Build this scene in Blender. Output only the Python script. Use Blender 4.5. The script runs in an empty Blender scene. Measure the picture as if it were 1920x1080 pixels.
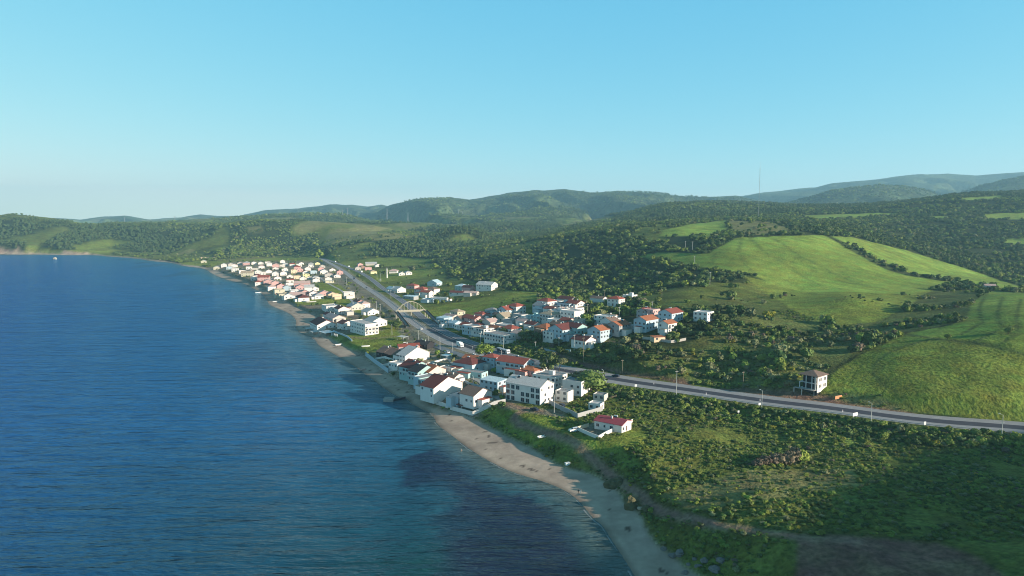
import bpy, math, random
import numpy as np
from mathutils import Vector, Matrix, Euler

# ------------------------------------------------------------------ camera, sky, sun, exposure
scene = bpy.context.scene
COL = scene.collection
CAM_H = 98.0
F = 1297.0
TILT = math.atan(128.0 / 1297.0)
cam_data = bpy.data.cameras.new("camera")
cam = bpy.data.objects.new("camera", cam_data)
COL.objects.link(cam)
cam.location = (0, 0, CAM_H)
cam.rotation_euler = (math.pi / 2 - TILT, 0, 0)
cam_data.sensor_width = 36.0
cam_data.lens = 36.0 * F / 1920.0
cam_data.clip_start = 1.0
cam_data.clip_end = 60000.0
scene.camera = cam

SUN_EL = math.radians(15.0)
SUN_AZ = math.atan2(0.93, -0.37)          # clockwise from +Y: light comes from the right, a little behind the camera
world = bpy.data.worlds.new("World")
scene.world = world
world.use_nodes = True
wn = world.node_tree
wn.nodes.clear()
w_out = wn.nodes.new("ShaderNodeOutputWorld")
w_bg = wn.nodes.new("ShaderNodeBackground")
w_sky = wn.nodes.new("ShaderNodeTexSky")
w_sky.sky_type = 'NISHITA'
w_sky.sun_disc = False
w_sky.sun_elevation = SUN_EL
w_sky.sun_rotation = SUN_AZ
w_sky.altitude = 100
w_sky.air_density = 0.6
w_sky.dust_density = 0.0
w_sky.ozone_density = 4.0
w_sep = wn.nodes.new("ShaderNodeSeparateColor")
w_com = wn.nodes.new("ShaderNodeCombineColor")
wn.links.new(w_sky.outputs[0], w_sep.inputs[0])
for i, (g, c) in enumerate(((0.985, 2.32), (0.41, 4.41), (0.16, 6.15))):     # the camera's own response to the sky's red, green and blue
    pw = wn.nodes.new("ShaderNodeMath")
    pw.operation = 'POWER'
    pw.inputs[1].default_value = g
    ml = wn.nodes.new("ShaderNodeMath")
    ml.operation = 'MULTIPLY'
    ml.inputs[1].default_value = c
    wn.links.new(w_sep.outputs[i], pw.inputs[0])
    wn.links.new(pw.outputs[0], ml.inputs[0])
    wn.links.new(ml.outputs[0], w_com.inputs[i])
w_lim = wn.nodes.new("ShaderNodeMath")
w_lim.operation = 'MULTIPLY'
w_lim.inputs[1].default_value = 0.88
w_min = wn.nodes.new("ShaderNodeMath")
w_min.operation = 'MINIMUM'
wn.links.new(w_com.inputs[1].links[0].from_socket, w_lim.inputs[0])
wn.links.new(w_com.inputs[0].links[0].from_socket, w_min.inputs[0])
wn.links.new(w_lim.outputs[0], w_min.inputs[1])
wn.links.new(w_min.outputs[0], w_com.inputs[0])
w_tc = wn.nodes.new("ShaderNodeTexCoord")
w_xyz = wn.nodes.new("ShaderNodeSeparateXYZ")
wn.links.new(w_tc.outputs["Generated"], w_xyz.inputs[0])
w_mr = wn.nodes.new("ShaderNodeMapRange")      # the clear sky deepens overhead
w_mr.interpolation_type = 'SMOOTHSTEP'
w_mr.inputs[1].default_value = 0.27
w_mr.inputs[2].default_value = 0.75
wn.links.new(w_xyz.outputs[2], w_mr.inputs[0])
w_dp = wn.nodes.new("ShaderNodeMix")
w_dp.data_type = 'RGBA'
w_dp.blend_type = 'MULTIPLY'
w_dp.inputs[7].default_value = (0.80, 0.42, 0.34, 1)
wn.links.new(w_mr.outputs[0], w_dp.inputs[0])
wn.links.new(w_com.outputs[0], w_dp.inputs[6])
wn.links.new(w_dp.outputs[2], w_bg.inputs[0])
w_bg.inputs[1].default_value = 0.060
wn.links.new(w_bg.outputs[0], w_out.inputs[0])

sun_d = bpy.data.lights.new("sun", 'SUN')
sun_d.energy = 5.0
sun_d.angle = math.radians(0.53)
sun_d.color = (1.0, 0.87, 0.70)
sun = bpy.data.objects.new("sun", sun_d)
COL.objects.link(sun)
sdir = Vector((math.sin(SUN_AZ) * math.cos(SUN_EL), math.cos(SUN_AZ) * math.cos(SUN_EL), math.sin(SUN_EL)))
sun.rotation_euler = (-sdir).to_track_quat('-Z', 'Y').to_euler()
sun.location = (300, -200, 300)

scene.view_settings.view_transform = 'Standard'
scene.view_settings.look = 'None'
scene.view_settings.exposure = 0.95
scene.view_settings.gamma = 1.0
scene.cycles.max_bounces = 5
scene.cycles.diffuse_bounces = 2
scene.cycles.glossy_bounces = 2
scene.cycles.transmission_bounces = 2
scene.cycles.volume_bounces = 0
scene.cycles.use_denoising = True
scene.cycles.denoising_prefilter = 'ACCURATE'
scene.cycles.use_adaptive_sampling = False
scene.cycles.filter_width = 1.05
scene.cycles.sample_clamp_indirect = 4.0

rnd = random.Random(7)
rs = np.random.RandomState(7)

# ------------------------------------------------------------------ where the things of the survey stand
CT, ST = math.cos(TILT), math.sin(TILT)

def ray(px, py):
    a, b = (px - 960.0) / F, (540.0 - py) / F
    return np.array([a, CT + b * ST, -ST + b * CT])

def at_z(px, py, z):
    d = ray(px, py)
    t = (z - CAM_H) / d[2]
    return np.array([d[0] * t, d[1] * t, z])

def at_y(px, py, Y):
    d = ray(px, py)
    t = Y / d[1]
    return np.array([d[0] * t, Y, CAM_H + d[2] * t])

def to_px(x, y, z):
    dz = z - CAM_H
    depth = y * CT - dz * ST
    depth = np.maximum(depth, 1e-3)
    return 960.0 + F * x / depth, 540.0 - F * (y * ST + dz * CT) / depth

# ------------------------------------------------------------------ terrain height
# surveyed points: (px, py, z) on near ground; (px, py, Y) on the hills
ZP = [
 (640,560,5),(600,500,5),(500,495,5),(700,500,6),(760,530,7),(850,560,8),(900,590,9),(700,590,5),(640,620,4),
 (760,640,6),(830,690,6),(900,720,7),(950,755,8),(1000,780,8),(1100,820,9),(1050,850,7),(560,530,4.5),(440,510,5),
 (1920,800,10),(1630,777,10),(1428,752,10),(1268,729,10),(1130,711,10),(1000,685,9),(860,645,8),(780,600,7),(700,545,6.5),(640,502,6),(607,487,6),
 (2150,835,10),
 (1430,800,6),(1600,832,6),(1900,870,8),(1300,780,7),(1180,760,8),(1200,850,9),(1400,900,9),(1650,900,10),(1900,930,13),
 (1300,960,8),(1600,980,12),(1850,1005,15),(1500,1060,11),(1900,1080,18),(1230,1000,5),(1250,930,6),(1400,1080,8),(2200,1000,22),(2200,900,16),
 (1120,682,12),(1060,668,12),(1180,690,16),(1300,700,13),(1400,712,13),(1525,728,14),(1600,745,13),(1700,765,13),(1900,785,13),
 (1700,700,22),(1650,640,28),(1900,650,33),(1780,620,34),(1920,560,40),(1850,560,37),(2050,600,42),(2100,720,24),
 (1165,577,27.6),(1240,602,28),(1320,602,30),(1215,628,24),(1100,622,21),(1000,602,16),(1060,578,22),(940,582,14),(1130,645,17),(1060,655,13),(980,645,11),
 (900,625,9.5),(870,545,10),(930,555,14),(1010,560,19),(800,540,8),(1360,640,24),(1450,680,20),(1280,660,20),(1250,635,23),
]
YP = [
 (1450,445,900),(1550,440,950),(1620,462,900),(1700,492,850),(1790,525,760),(1850,535,700),(1500,622,450),(1400,562,580),(1500,545,640),(1450,500,740),
 (1380,450,880),(1300,480,800),(1220,480,850),(1250,432,1100),(1400,416,1250),(1330,442,1000),(1150,424,1500),(1000,446,1600),(900,453,1700),
 (1050,500,950),(1150,540,750),(950,520,900),(870,500,1150),(1000,470,1150),(1100,460,1080),(900,462,1400),(1200,500,820),(1300,530,640),
 (1750,440,1250),(1900,480,1050),(1920,524,880),(1920,366,1700),(1800,371,1700),(1700,386,1700),(1600,396,1700),(1550,400,1600),(1450,407,1500),(1300,412,1550),
 (2100,360,1700),(2100,470,1100),(1650,430,1250),(1600,560,540),(1700,560,600),(1640,600,480),
 (560,474,1850),(450,478,1750),(500,445,2100),(600,460,1800),(700,462,1650),(700,446,1780),(800,470,1500),(760,458,1650),(830,485,1330),(720,482,1500),
 (380,488,1700),(420,470,1850),(300,470,2150),(200,468,2200),(100,468,2200),(0,455,2100),(60,462,2120),(300,450,2400),
 (1200,392,2300),(1350,384,2300),(1480,386,2200),(900,436,2500),(700,428,2600),(500,418,2600),(200,422,2700),(0,420,2500),(-200,425,2300),
 (2100,350,2400),(1700,384,2400),(1100,428,2400),(1000,434,2400),
]
P = [at_z(*p) for p in ZP] + [at_y(*p) for p in YP]
# ground out of the picture: the steep hill at the right of and behind the viewpoint
P += [np.array(p, float) for p in [(60,40,3),(60,-60,30),(350,20,104),(350,50,96),(350,75,78),(355,115,56),(360,160,40),(380,220,30),(300,20,82),(300,70,56),(290,120,33),(250,20,54),(240,80,32),(230,140,19),(430,60,108),(430,-20,112),(420,150,58),(300,-100,88),(160,20,20),(150,-100,40),(560,200,80),(-600,3500,60),(0,3500,75),(900,3500,90),(2500,3500,110),(-2500,3500,50)]]
P = np.array(P)

def tps_uv(x, y):
    yy = np.maximum(y + 150.0, 40.0)
    return np.stack([1.7 * x / yy, np.log(yy) * 1.0], -1)

def tps_fit(P, reg=2e-4):
    uv = tps_uv(P[:, 0], P[:, 1])
    n = len(P)
    d2 = ((uv[:, None] - uv[None]) ** 2).sum(-1)
    K = 0.5 * d2 * np.log(d2 + 1e-12)
    K += np.eye(n) * reg
    Q = np.concatenate([np.ones((n, 1)), uv], 1)
    A = np.zeros((n + 3, n + 3))
    A[:n, :n] = K
    A[:n, n:] = Q
    A[n:, :n] = Q.T
    b = np.zeros(n + 3)
    b[:n] = P[:, 2]
    w = np.linalg.solve(A, b)
    return uv, w

TUV, TW = tps_fit(P)

def tps(x, y):
    uv = tps_uv(x, y)
    out = TW[-3] + uv[..., 0] * TW[-2] + uv[..., 1] * TW[-1]
    for i in range(len(TUV)):
        d2 = (uv[..., 0] - TUV[i, 0]) ** 2 + (uv[..., 1] - TUV[i, 1]) ** 2
        out = out + TW[i] * 0.5 * d2 * np.log(d2 + 1e-12)
    return out

def vnoise(x, y, seed=0):
    xi, yi = np.floor(x).astype(np.int64), np.floor(y).astype(np.int64)
    fx, fy = x - xi, y - yi
    fx, fy = fx * fx * (3 - 2 * fx), fy * fy * (3 - 2 * fy)
    def h(a, b):
        n = (a * 374761393 + b * 668265263 + seed * 982451653) & 0xFFFFFFFF
        n = ((n ^ (n >> 13)) * 1274126177) & 0xFFFFFFFF
        n = n ^ (n >> 16)
        return (n & 0xFFFF) / 65535.0
    a = h(xi, yi) * (1 - fx) + h(xi + 1, yi) * fx
    b = h(xi, yi + 1) * (1 - fx) + h(xi + 1, yi + 1) * fx
    return a * (1 - fy) + b * fy - 0.5

def fbm(x, y, s, o=4, seed=0):
    out, a = 0, 1.0
    for i in range(o):
        out = out + a * vnoise(x / s, y / s, seed + i * 17)
        s *= 0.5
        a *= 0.5
    return out

def ridged(x, y, s, seed=0):
    return 1 - 4 * np.abs(vnoise(x / s, y / s, seed)) + 0.5 * (1 - 4 * np.abs(vnoise(2.1 * x / s, 2.1 * y / s, seed + 5)))

# mountain ridges: distance, width toward us, width behind, gully height, crest profile
RIDGES = [
 (7200, 2300, 1500, 300, [(-900,404),(100,409),(150,412),(190,407),(235,405),(280,412),(345,407),(375,402),(410,405),(450,405),(500,394),(560,391),(600,387),(620,384),(660,385),(690,388),(715,384),(760,396),(900,400),(1250,392),(1300,378),(1380,370),(1430,362),(1480,357),(1530,352),(1560,345),(1620,340),(1700,330),(1780,327),(1830,330),(1870,328),(1920,325),(2100,332),(3000,345)]),
 (5200, 1900, 1200, 270, [(-900,430),(600,425),(690,405),(730,386),(760,379),(790,373),(845,371),(880,375),(905,371),(950,362),(1000,358),(1060,356),(1085,359),(1110,363),(1160,359),(1220,362),(1280,368),(1330,371),(1380,368),(1430,378),(1500,392),(1600,400),(3000,420)]),
 (3900, 800, 700, 90, [(1100,440),(1380,400),(1460,383),(1520,369),(1560,358),(1600,352),(1650,347),(1700,351),(1740,360),(1790,378),(1850,400),(2200,430)]),
 (4100, 900, 800, 90, [(1500,440),(1700,392),(1780,370),(1840,350),(1890,336),(1930,330),(2100,332),(3000,340)]),
 (2450, 420, 500, 10, [(-900,420),(-200,408),(0,406),(20,404),(45,406),(70,407),(100,409),(125,413),(170,421),(220,436),(300,470),(900,520)]),
 (2300, 330, 500, 9, [(200,470),(300,445),(350,434),(400,424),(430,420),(500,416),(560,416),(620,417),(700,422),(760,436),(800,455),(900,480)]),
 (3400, 600, 900, 16, [(-300,430),(150,419),(300,417),(400,410),(500,404),(560,401),(640,402),(700,413),(760,424),(820,429),(900,431),(1000,431),(1100,429),(1200,420),(1400,412),(1800,420)]),
 (1800, 170, 260, 6, [(560,500),(640,462),(680,450),(720,444),(760,443),(790,440),(840,430),(870,427),(900,432),(950,455),(1000,480)]),
 (2500, 350, 500, 9, [(1080,420),(1150,404),(1200,395),(1250,386),(1300,380),(1360,378),(1430,380),(1500,384),(1580,392),(1650,410),(1800,440)]),
]
RK = []
for (Y, wf, wb, g, prof) in RIDGES:
    us, zs = [], []
    for (a, b) in prof:
        p = at_y(a, b, Y)
        us.append(p[0] / p[1])
        zs.append(p[2])
    RK.append((Y, wf, wb, g, np.array(us), np.array(zs)))

def smax(a, b, k):
    h = np.clip(0.5 + 0.5 * (b - a) / k, 0, 1)
    return a + (b - a) * h + k * h * (1 - h)

# shoreline and upper beach edge
SHORE = [(-1400,470),(-700,474),(-300,476),(0,477),(30,477.5),(75,477),(130,478.5),(180,478),(205,481),(255,484),(290,490),(310,491),(335,495),(345,499),(385,503),(400,515),(430,526),(458,531),(475,540),(490,548),(500,562),(505,572),(520,578),(540,586),(552,595),(556,604),(553,615),(562,624),(590,634),(596,647),(620,660),(640,672),(665,687),(700,712),(730,735),(750,746),(765,748),(772,757),(795,768),(812,777),(820,797),(845,815),(870,835),(895,852),(930,872),(960,885),(985,893),(1020,903),(1055,917),(1080,934),(1095,950),(1112,972),(1130,985),(1145,1010),(1165,1040),(1190,1080),(1225,1140),(1290,1300)]
EDGE = [(-1400,468),(-700,472),(-300,474.4),(0,475.5),(30,476),(75,475.4),(130,477),(180,476.5),(205,479.5),(255,482.5),(290,488),(310,489),(335,493),(345,496),(380,499),(410,508),(425,516),(460,527),(490,540),(520,556),(545,570),(575,585),(590,588),(598,600),(600,618),(618,633),(640,645),(680,668),(690,676),(720,697),(745,712),(765,722),(785,738),(800,752),(818,764),(850,773),(885,783),(905,792),(940,812),(975,830),(1010,846),(1040,868),(1062,876),(1100,885),(1130,898),(1165,925),(1172,945),(1205,965),(1215,1000),(1245,1030),(1290,1065),(1330,1090),(1400,1160),(1560,1330)]
SHORE_W = np.array([at_z(a, b, 0.0)[:2] for a, b in SHORE] + [(75, 60), (100, 0), (110, -160)])
EDGE_W = np.array([at_z(a, b, 1.5)[:2] for a, b in EDGE] + [(95, 60), (125, 0), (135, -160)])

def chaikin(L, n=2):
    for _ in range(n):
        q = [L[0]]
        for i in range(len(L) - 1):
            q += [0.75 * L[i] + 0.25 * L[i + 1], 0.25 * L[i] + 0.75 * L[i + 1]]
        q.append(L[-1])
        L = np.array(q)
    return L

SHORE_W, EDGE_W = chaikin(SHORE_W, 1), chaikin(EDGE_W, 1)

def pl_dist(x, y, L, want_t=False):
    best = np.full(x.shape, 1e18)
    bt = np.zeros(x.shape)
    for i in range(len(L) - 1):
        ax, ay = L[i][0], L[i][1]
        dx, dy = L[i + 1][0] - ax, L[i + 1][1] - ay
        t = np.clip(((x - ax) * dx + (y - ay) * dy) / (dx * dx + dy * dy + 1e-9), 0, 1)
        d = (x - ax - t * dx) ** 2 + (y - ay - t * dy) ** 2
        m = d < best
        best = np.where(m, d, best)
        if want_t:
            bt = np.where(m, i + t, bt)
    return (np.sqrt(best), bt) if want_t else np.sqrt(best)

def inside(x, y, poly):
    c = np.zeros(x.shape, bool)
    n = len(poly)
    for i in range(n):
        x1, y1 = poly[i][0], poly[i][1]
        x2, y2 = poly[(i + 1) % n][0], poly[(i + 1) % n][1]
        if y1 == y2:
            continue
        m = ((y1 > y) != (y2 > y)) & (x < (x2 - x1) * (y - y1) / (y2 - y1) + x1)
        c ^= m
    return c

def close_sea(L):
    return list(map(tuple, L)) + [(110, -9000), (-30000, -9000), (-30000, L[0][1])]

SEA_POLY, EDGE_POLY = close_sea(SHORE_W), close_sea(EDGE_W)

# highway centre lines, (px, py) seen on ground of height z
CW_SEA = [(2300,850,10),(2100,826,10),(1920,808.5,10),(1720,793.5,10),(1560,771,10),(1428,757,10),(1268,733,10),(1180,721,10),(1100,708,10),(1025,693.5,9.6),(960,680,9.2),(900,664,8.6),(860,652,8.2),(820,634,7.8),(785,613,7.3),(755,590,7),(735,572,6.8),(710,554,6.6),(680,535,6.4),(660,521,6.3),(645,509,6.2),(625,497,6),(607,487,6),(596,483,6)]
CW_INL = [(2300,836,10),(2100,812,10),(1920,795.5,10),(1720,782,10),(1560,759.5,10),(1428,745,10),(1268,722.5,10),(1180,710,10),(1100,696,10),(1025,682.5,9.6),(960,668,9.2),(900,648,8.6),(860,634,8.2),(820,615,7.8),(795,598,7.3),(772,578,7),(757,566,6.8),(738,553,6.6),(716,540,6.5),(700,526,6.4),(682,514,6.3),(662,505,6.2),(640,496.5,6),(619,489,6),(603,483.5,6)]
RD_SEA = chaikin(np.array([at_z(*p) for p in CW_SEA]), 2)
RD_INL = chaikin(np.array([at_z(*p) for p in CW_INL]), 2)

def height(x, y, detail=True):
    x = np.asarray(x, float)
    y = np.asarray(y, float)
    z = tps(x, y)
    yy = np.maximum(y, 30.0)
    # fade of the survey surface to a gentle upland
    f = np.clip((y - 2500) / 1200, 0, 1)
    f = f * f * (3 - 2 * f)
    z = z * (1 - f) + (62 + 10 * fbm(x, y, 900, 3, 3)) * f
    g1 = ridged(x + 0.45 * y, y * 0.4, 520, 11)
    g2 = ridged(x + 0.3 * y, y * 0.5, 250, 29)
    u = x / yy
    for (Y, wf, wb, g, us, zs) in RK:
        zc = np.interp(u, us, zs)
        dy = y - Y
        sh = np.exp(-(dy / np.where(dy < 0, wf, wb)) ** 2)
        gul = np.minimum(0, (g1 * 0.55 + g2 * 0.45 if Y > 3000 else g2 * 0.8) - 0.75) * g * np.clip(2.2 * (1 - sh), 0, 1) * np.clip(sh * 1.8, 0, 1)
        zb0 = np.interp(y, [1300, 2600], [-60.0, 40.0])
        z = smax(z, zb0 + (zc - zb0) * sh + gul, 3.0)
    if detail:
        hilly = np.clip((z - 12) / 25, 0, 1)
        a = hilly * np.clip((y - 250) / 900, 0, 1)
        z = z + fbm(x, y, 170, 4, 5) * 9 * a
        z = z + fbm(x, y, 26, 3, 8) * (0.9 + 1.5 * np.clip((x - 30) / 30, 0, 1) * np.clip((340 - y) / 60, 0, 1))
    # road beds
    d1, t1 = pl_dist(x, y, RD_SEA, True)
    d2, t2 = pl_dist(x, y, RD_INL, True)
    z1 = np.interp(t1, np.arange(len(RD_SEA)), RD_SEA[:, 2])
    z2 = np.interp(t2, np.arange(len(RD_INL)), RD_INL[:, 2])
    zr = (z1 * d2 + z2 * d1) / (d1 + d2 + 1e-6)
    d = np.minimum(d1, d2)
    k = np.clip((d - 6.5) / 9.0, 0, 1)
    k = k * k * (3 - 2 * k)
    z = zr * (1 - k) + z * k
    # coast
    ds = pl_dist(x, y, SHORE_W)
    de = pl_dist(x, y, EDGE_W)
    sea = inside(x, y, SEA_POLY)
    be = inside(x, y, EDGE_POLY)
    cliff = np.clip((yy - 1450) / 200, 0, 1)
    edge_z = 1.3 * (1 - cliff) + 2.0 * cliff
    zb = edge_z * ds / (ds + de + 1e-6)
    rise = 0.55 + 0.5 * cliff
    zi = np.minimum(np.maximum(z, edge_z + 0.3 * (1 - np.exp(-de / 6))), edge_z + rise * de)
    z = np.where(be, zb, zi)
    z = np.where(sea, -np.minimum(0.06 * ds, 5.0) - 0.02, z)
    return z

def h1(x, y):
    return float(height(np.array([x]), np.array([y]))[0])

_TS = np.concatenate([np.arange(120, 700, 2.0), np.arange(700, 2000, 5.0), np.arange(2000, 9000, 20.0)])
def hits(pts):
    """points on the real ground seen at (px, py)"""
    pts = np.asarray(pts, float)
    out = np.zeros((len(pts), 3))
    ys = _TS[None, :]
    a = (pts[:, 0] - 960.0) / F
    b = (540.0 - pts[:, 1]) / F
    dy = CT + b * ST
    dz = -ST + b * CT
    for i0 in range(0, len(pts), 60):
        s = slice(i0, i0 + 60)
        X = a[s, None] / dy[s, None] * ys
        Z = CAM_H + dz[s, None] / dy[s, None] * ys
        H = height(X, np.broadcast_to(ys, X.shape))
        below = Z < np.maximum(H, 0.0)
        j = np.argmax(below, 1)
        j = np.where(below.any(1), j, len(_TS) - 1)
        r = np.arange(len(j))
        j0 = np.maximum(j - 1, 0)
        g1 = Z[r, j0] - H[r, j0]
        g2 = Z[r, j] - H[r, j]
        t = np.clip(g1 / (g1 - g2 + 1e-9), 0, 1)
        out[s, 0] = X[r, j0] * (1 - t) + X[r, j] * t
        out[s, 1] = _TS[j0] * (1 - t) + _TS[j] * t
        out[s, 2] = H[r, j0] * (1 - t) + H[r, j] * t
    return out

# ------------------------------------------------------------------ small tools
def tag(o, label=None, cat=None, group=None, kind=None):
    if label: o["label"] = label
    if cat: o["category"] = cat
    if group: o["group"] = group
    if kind: o["kind"] = kind
    return o

def new_mesh(name, V, Fc, mats=(), mi=None, smooth=False):
    me = bpy.data.meshes.new(name)
    V = np.asarray(V, np.float32)
    if isinstance(Fc, np.ndarray):
        n, k = Fc.shape
        me.vertices.add(len(V))
        me.vertices.foreach_set("co", V.ravel())
        me.loops.add(n * k)
        me.loops.foreach_set("vertex_index", Fc.astype(np.int32).ravel())
        me.polygons.add(n)
        me.polygons.foreach_set("loop_start", np.arange(0, n * k, k, dtype=np.int32))
        me.polygons.foreach_set("loop_total", np.full(n, k, np.int32))
        me.update(calc_edges=True)
    else:
        me.from_pydata([tuple(v) for v in V.tolist()], [], Fc)
    for m in mats:
        me.materials.append(m)
    if mi is not None:
        me.polygons.foreach_set("material_index", np.asarray(mi, np.int32))
    me.polygons.foreach_set("use_smooth", np.full(len(me.polygons), smooth))
    me.update()
    return me

def link(name, me, parent=None, loc=None, rz=None):
    o = bpy.data.objects.new(name, me)
    COL.objects.link(o)
    if parent is not None:
        o.parent = parent
    if loc is not None:
        o.location = loc
    if rz is not None:
        o.rotation_euler = (0, 0, rz)
    return o

class MB:
    """collects boxes, prisms and tubes for one mesh"""
    def __init__(self):
        self.v, self.f, self.m = [], [], []
    def add(self, vs, fs, m=0):
        b = len(self.v)
        self.v += [tuple(p) for p in vs]
        for f in fs:
            self.f.append(tuple(b + i for i in f))
            self.m.append(m)
    def box(self, x0, y0, z0, x1, y1, z1, m=0):
        self.add([(x0,y0,z0),(x1,y0,z0),(x1,y1,z0),(x0,y1,z0),(x0,y0,z1),(x1,y0,z1),(x1,y1,z1),(x0,y1,z1)],
                 [(0,3,2,1),(4,5,6,7),(0,1,5,4),(1,2,6,5),(2,3,7,6),(3,0,4,7)], m)
    def tube(self, p, q, r0, r1=None, n=6, m=0):
        r1 = r0 if r1 is None else r1
        p, q = Vector(p), Vector(q)
        d = (q - p).normalized()
        a = d.orthogonal().normalized()
        b = d.cross(a)
        vs = [p + (a * math.cos(2*math.pi*i/n) + b * math.sin(2*math.pi*i/n)) * r0 for i in range(n)]
        vs += [q + (a * math.cos(2*math.pi*i/n) + b * math.sin(2*math.pi*i/n)) * r1 for i in range(n)]
        fs = [(i, (i+1) % n, n + (i+1) % n, n + i) for i in range(n)] + [tuple(range(n-1, -1, -1)), tuple(range(n, 2*n))]
        self.add(vs, fs, m)
    def slab(self, pts, t, m=0):
        """a sheet with the outline pts (any plane) and thickness t downward"""
        n = len(pts)
        vs = [tuple(p) for p in pts] + [(p[0], p[1], p[2] - t) for p in pts]
        fs = [tuple(range(n)), tuple(range(2*n-1, n-1, -1))] + [(i, n+i, n+(i+1) % n, (i+1) % n) for i in range(n)]
        self.add(vs, fs, m)
    def mesh(self, name, mats, smooth=False):
        return new_mesh(name, self.v, self.f, mats, self.m, smooth)
    def build(self, name, mats, parent=None, loc=None, rz=None, smooth=False):
        return link(name, self.mesh(name, mats, smooth), parent, loc, rz)

# ------------------------------------------------------------------ materials
def N(nt, t, **kw):
    n = nt.nodes.new(t)
    for k, v in kw.items():
        setattr(n, k, v)
    return n

def basic(name, col, rough=0.8, var=0.12, scale=0.6, metallic=0.0, bump=0.0, spec=0.3, rand=0.0, streak=False):
    m = bpy.data.materials.new(name)
    m.use_nodes = True
    nt = m.node_tree
    b = nt.nodes["Principled BSDF"]
    b.inputs["Roughness"].default_value = rough
    b.inputs["Metallic"].default_value = metallic
    b.inputs["Specular IOR Level"].default_value = spec
    tc = N(nt, "ShaderNodeTexCoord")
    mp = N(nt, "ShaderNodeMapping")
    mp.inputs["Scale"].default_value = (1, 1, 0.25) if streak else (1, 1, 1)
    nt.links.new(tc.outputs["Object"], mp.inputs[0])
    no = N(nt, "ShaderNodeTexNoise")
    no.inputs["Scale"].default_value = scale
    no.inputs["Detail"].default_value = 5
    nt.links.new(mp.outputs[0], no.inputs["Vector"])
    mr = N(nt, "ShaderNodeMapRange")
    mr.inputs[3].default_value = 1 - var * 2
    mr.inputs[4].default_value = 1 + var
    nt.links.new(no.outputs[0], mr.inputs[0])
    mx = N(nt, "ShaderNodeMix", data_type='RGBA', blend_type='MULTIPLY')
    mx.inputs[0].default_value = 1
    mx.inputs[6].default_value = (*col, 1)
    nt.links.new(mr.outputs[0], mx.inputs[7])
    last = mx.outputs[2]
    if rand:
        oi = N(nt, "ShaderNodeObjectInfo")
        r2 = N(nt, "ShaderNodeMapRange")
        r2.inputs[3].default_value = 1 - rand
        r2.inputs[4].default_value = 1 + rand
        nt.links.new(oi.outputs["Random"], r2.inputs[0])
        m2 = N(nt, "ShaderNodeMix", data_type='RGBA', blend_type='MULTIPLY')
        m2.inputs[0].default_value = 1
        nt.links.new(last, m2.inputs[6])
        nt.links.new(r2.outputs[0], m2.inputs[7])
        last = m2.outputs[2]
    nt.links.new(last, b.inputs["Base Color"])
    if bump:
        bp = N(nt, "ShaderNodeBump")
        bp.inputs["Strength"].default_value = 1
        bp.inputs["Distance"].default_value = bump
        nt.links.new(no.outputs[0], bp.inputs["Height"])
        nt.links.new(bp.outputs[0], b.inputs["Normal"])
    return m

def land_material(name, fine, bump, lo=0.55, hi=1.45, hue=0.05):
    m = bpy.data.materials.new(name)
    m.use_nodes = True
    nt = m.node_tree
    b = nt.nodes["Principled BSDF"]
    b.inputs["Roughness"].default_value = 0.95
    b.inputs["Specular IOR Level"].default_value = 0.08
    at = N(nt, "ShaderNodeAttribute", attribute_name="cover")
    tc = N(nt, "ShaderNodeTexCoord")
    cur = at.outputs["Color"]
    tex = []
    for sc, det, a, c in ((fine, 4, lo, hi), (fine * 0.16, 3, 0.72, 1.28), (fine * 0.02, 3, 0.85, 1.15)):
        no = N(nt, "ShaderNodeTexNoise")
        no.inputs["Scale"].default_value = sc
        no.inputs["Detail"].default_value = det
        no.inputs["Roughness"].default_value = 0.6
        nt.links.new(tc.outputs["Object"], no.inputs["Vector"])
        mr = N(nt, "ShaderNodeMapRange")
        mr.inputs[1].default_value, mr.inputs[2].default_value = 0.3, 0.7
        mr.inputs[3].default_value, mr.inputs[4].default_value = a, c
        nt.links.new(no.outputs[0], mr.inputs[0])
        mx = N(nt, "ShaderNodeMix", data_type='RGBA', blend_type='MULTIPLY')
        nt.links.new(at.outputs["Alpha"], mx.inputs[0])
        nt.links.new(cur, mx.inputs[6])
        nt.links.new(mr.outputs[0], mx.inputs[7])
        cur = mx.outputs[2]
        tex.append(no)
    hs = N(nt, "ShaderNodeHueSaturation")
    mr = N(nt, "ShaderNodeMapRange")
    mr.inputs[1].default_value, mr.inputs[2].default_value = 0.3, 0.7
    mr.inputs[3].default_value, mr.inputs[4].default_value = 0.5 - hue, 0.5 + hue * 0.6
    nt.links.new(tex[1].outputs["Color"], mr.inputs[0])
    nt.links.new(mr.outputs[0], hs.inputs["Hue"])
    nt.links.new(cur, hs.inputs["Color"])
    nt.links.new(hs.outputs[0], b.inputs["Base Color"])
    bp = N(nt, "ShaderNodeBump")
    bp.inputs["Distance"].default_value = bump
    nt.links.new(at.outputs["Alpha"], bp.inputs["Strength"])
    nt.links.new(tex[0].outputs[0], bp.inputs["Height"])
    nt.links.new(bp.outputs[0], b.inputs["Normal"])
    return m

M_LAND = land_material("meadow_and_scrub", 0.55, 1.1)
M_HILL = land_material("far_woodland", 0.03, 16.0, 0.45, 1.6)
M_SAND = land_material("beach_sand", 0.5, 0.12, 0.9, 1.08, 0.01)

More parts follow.
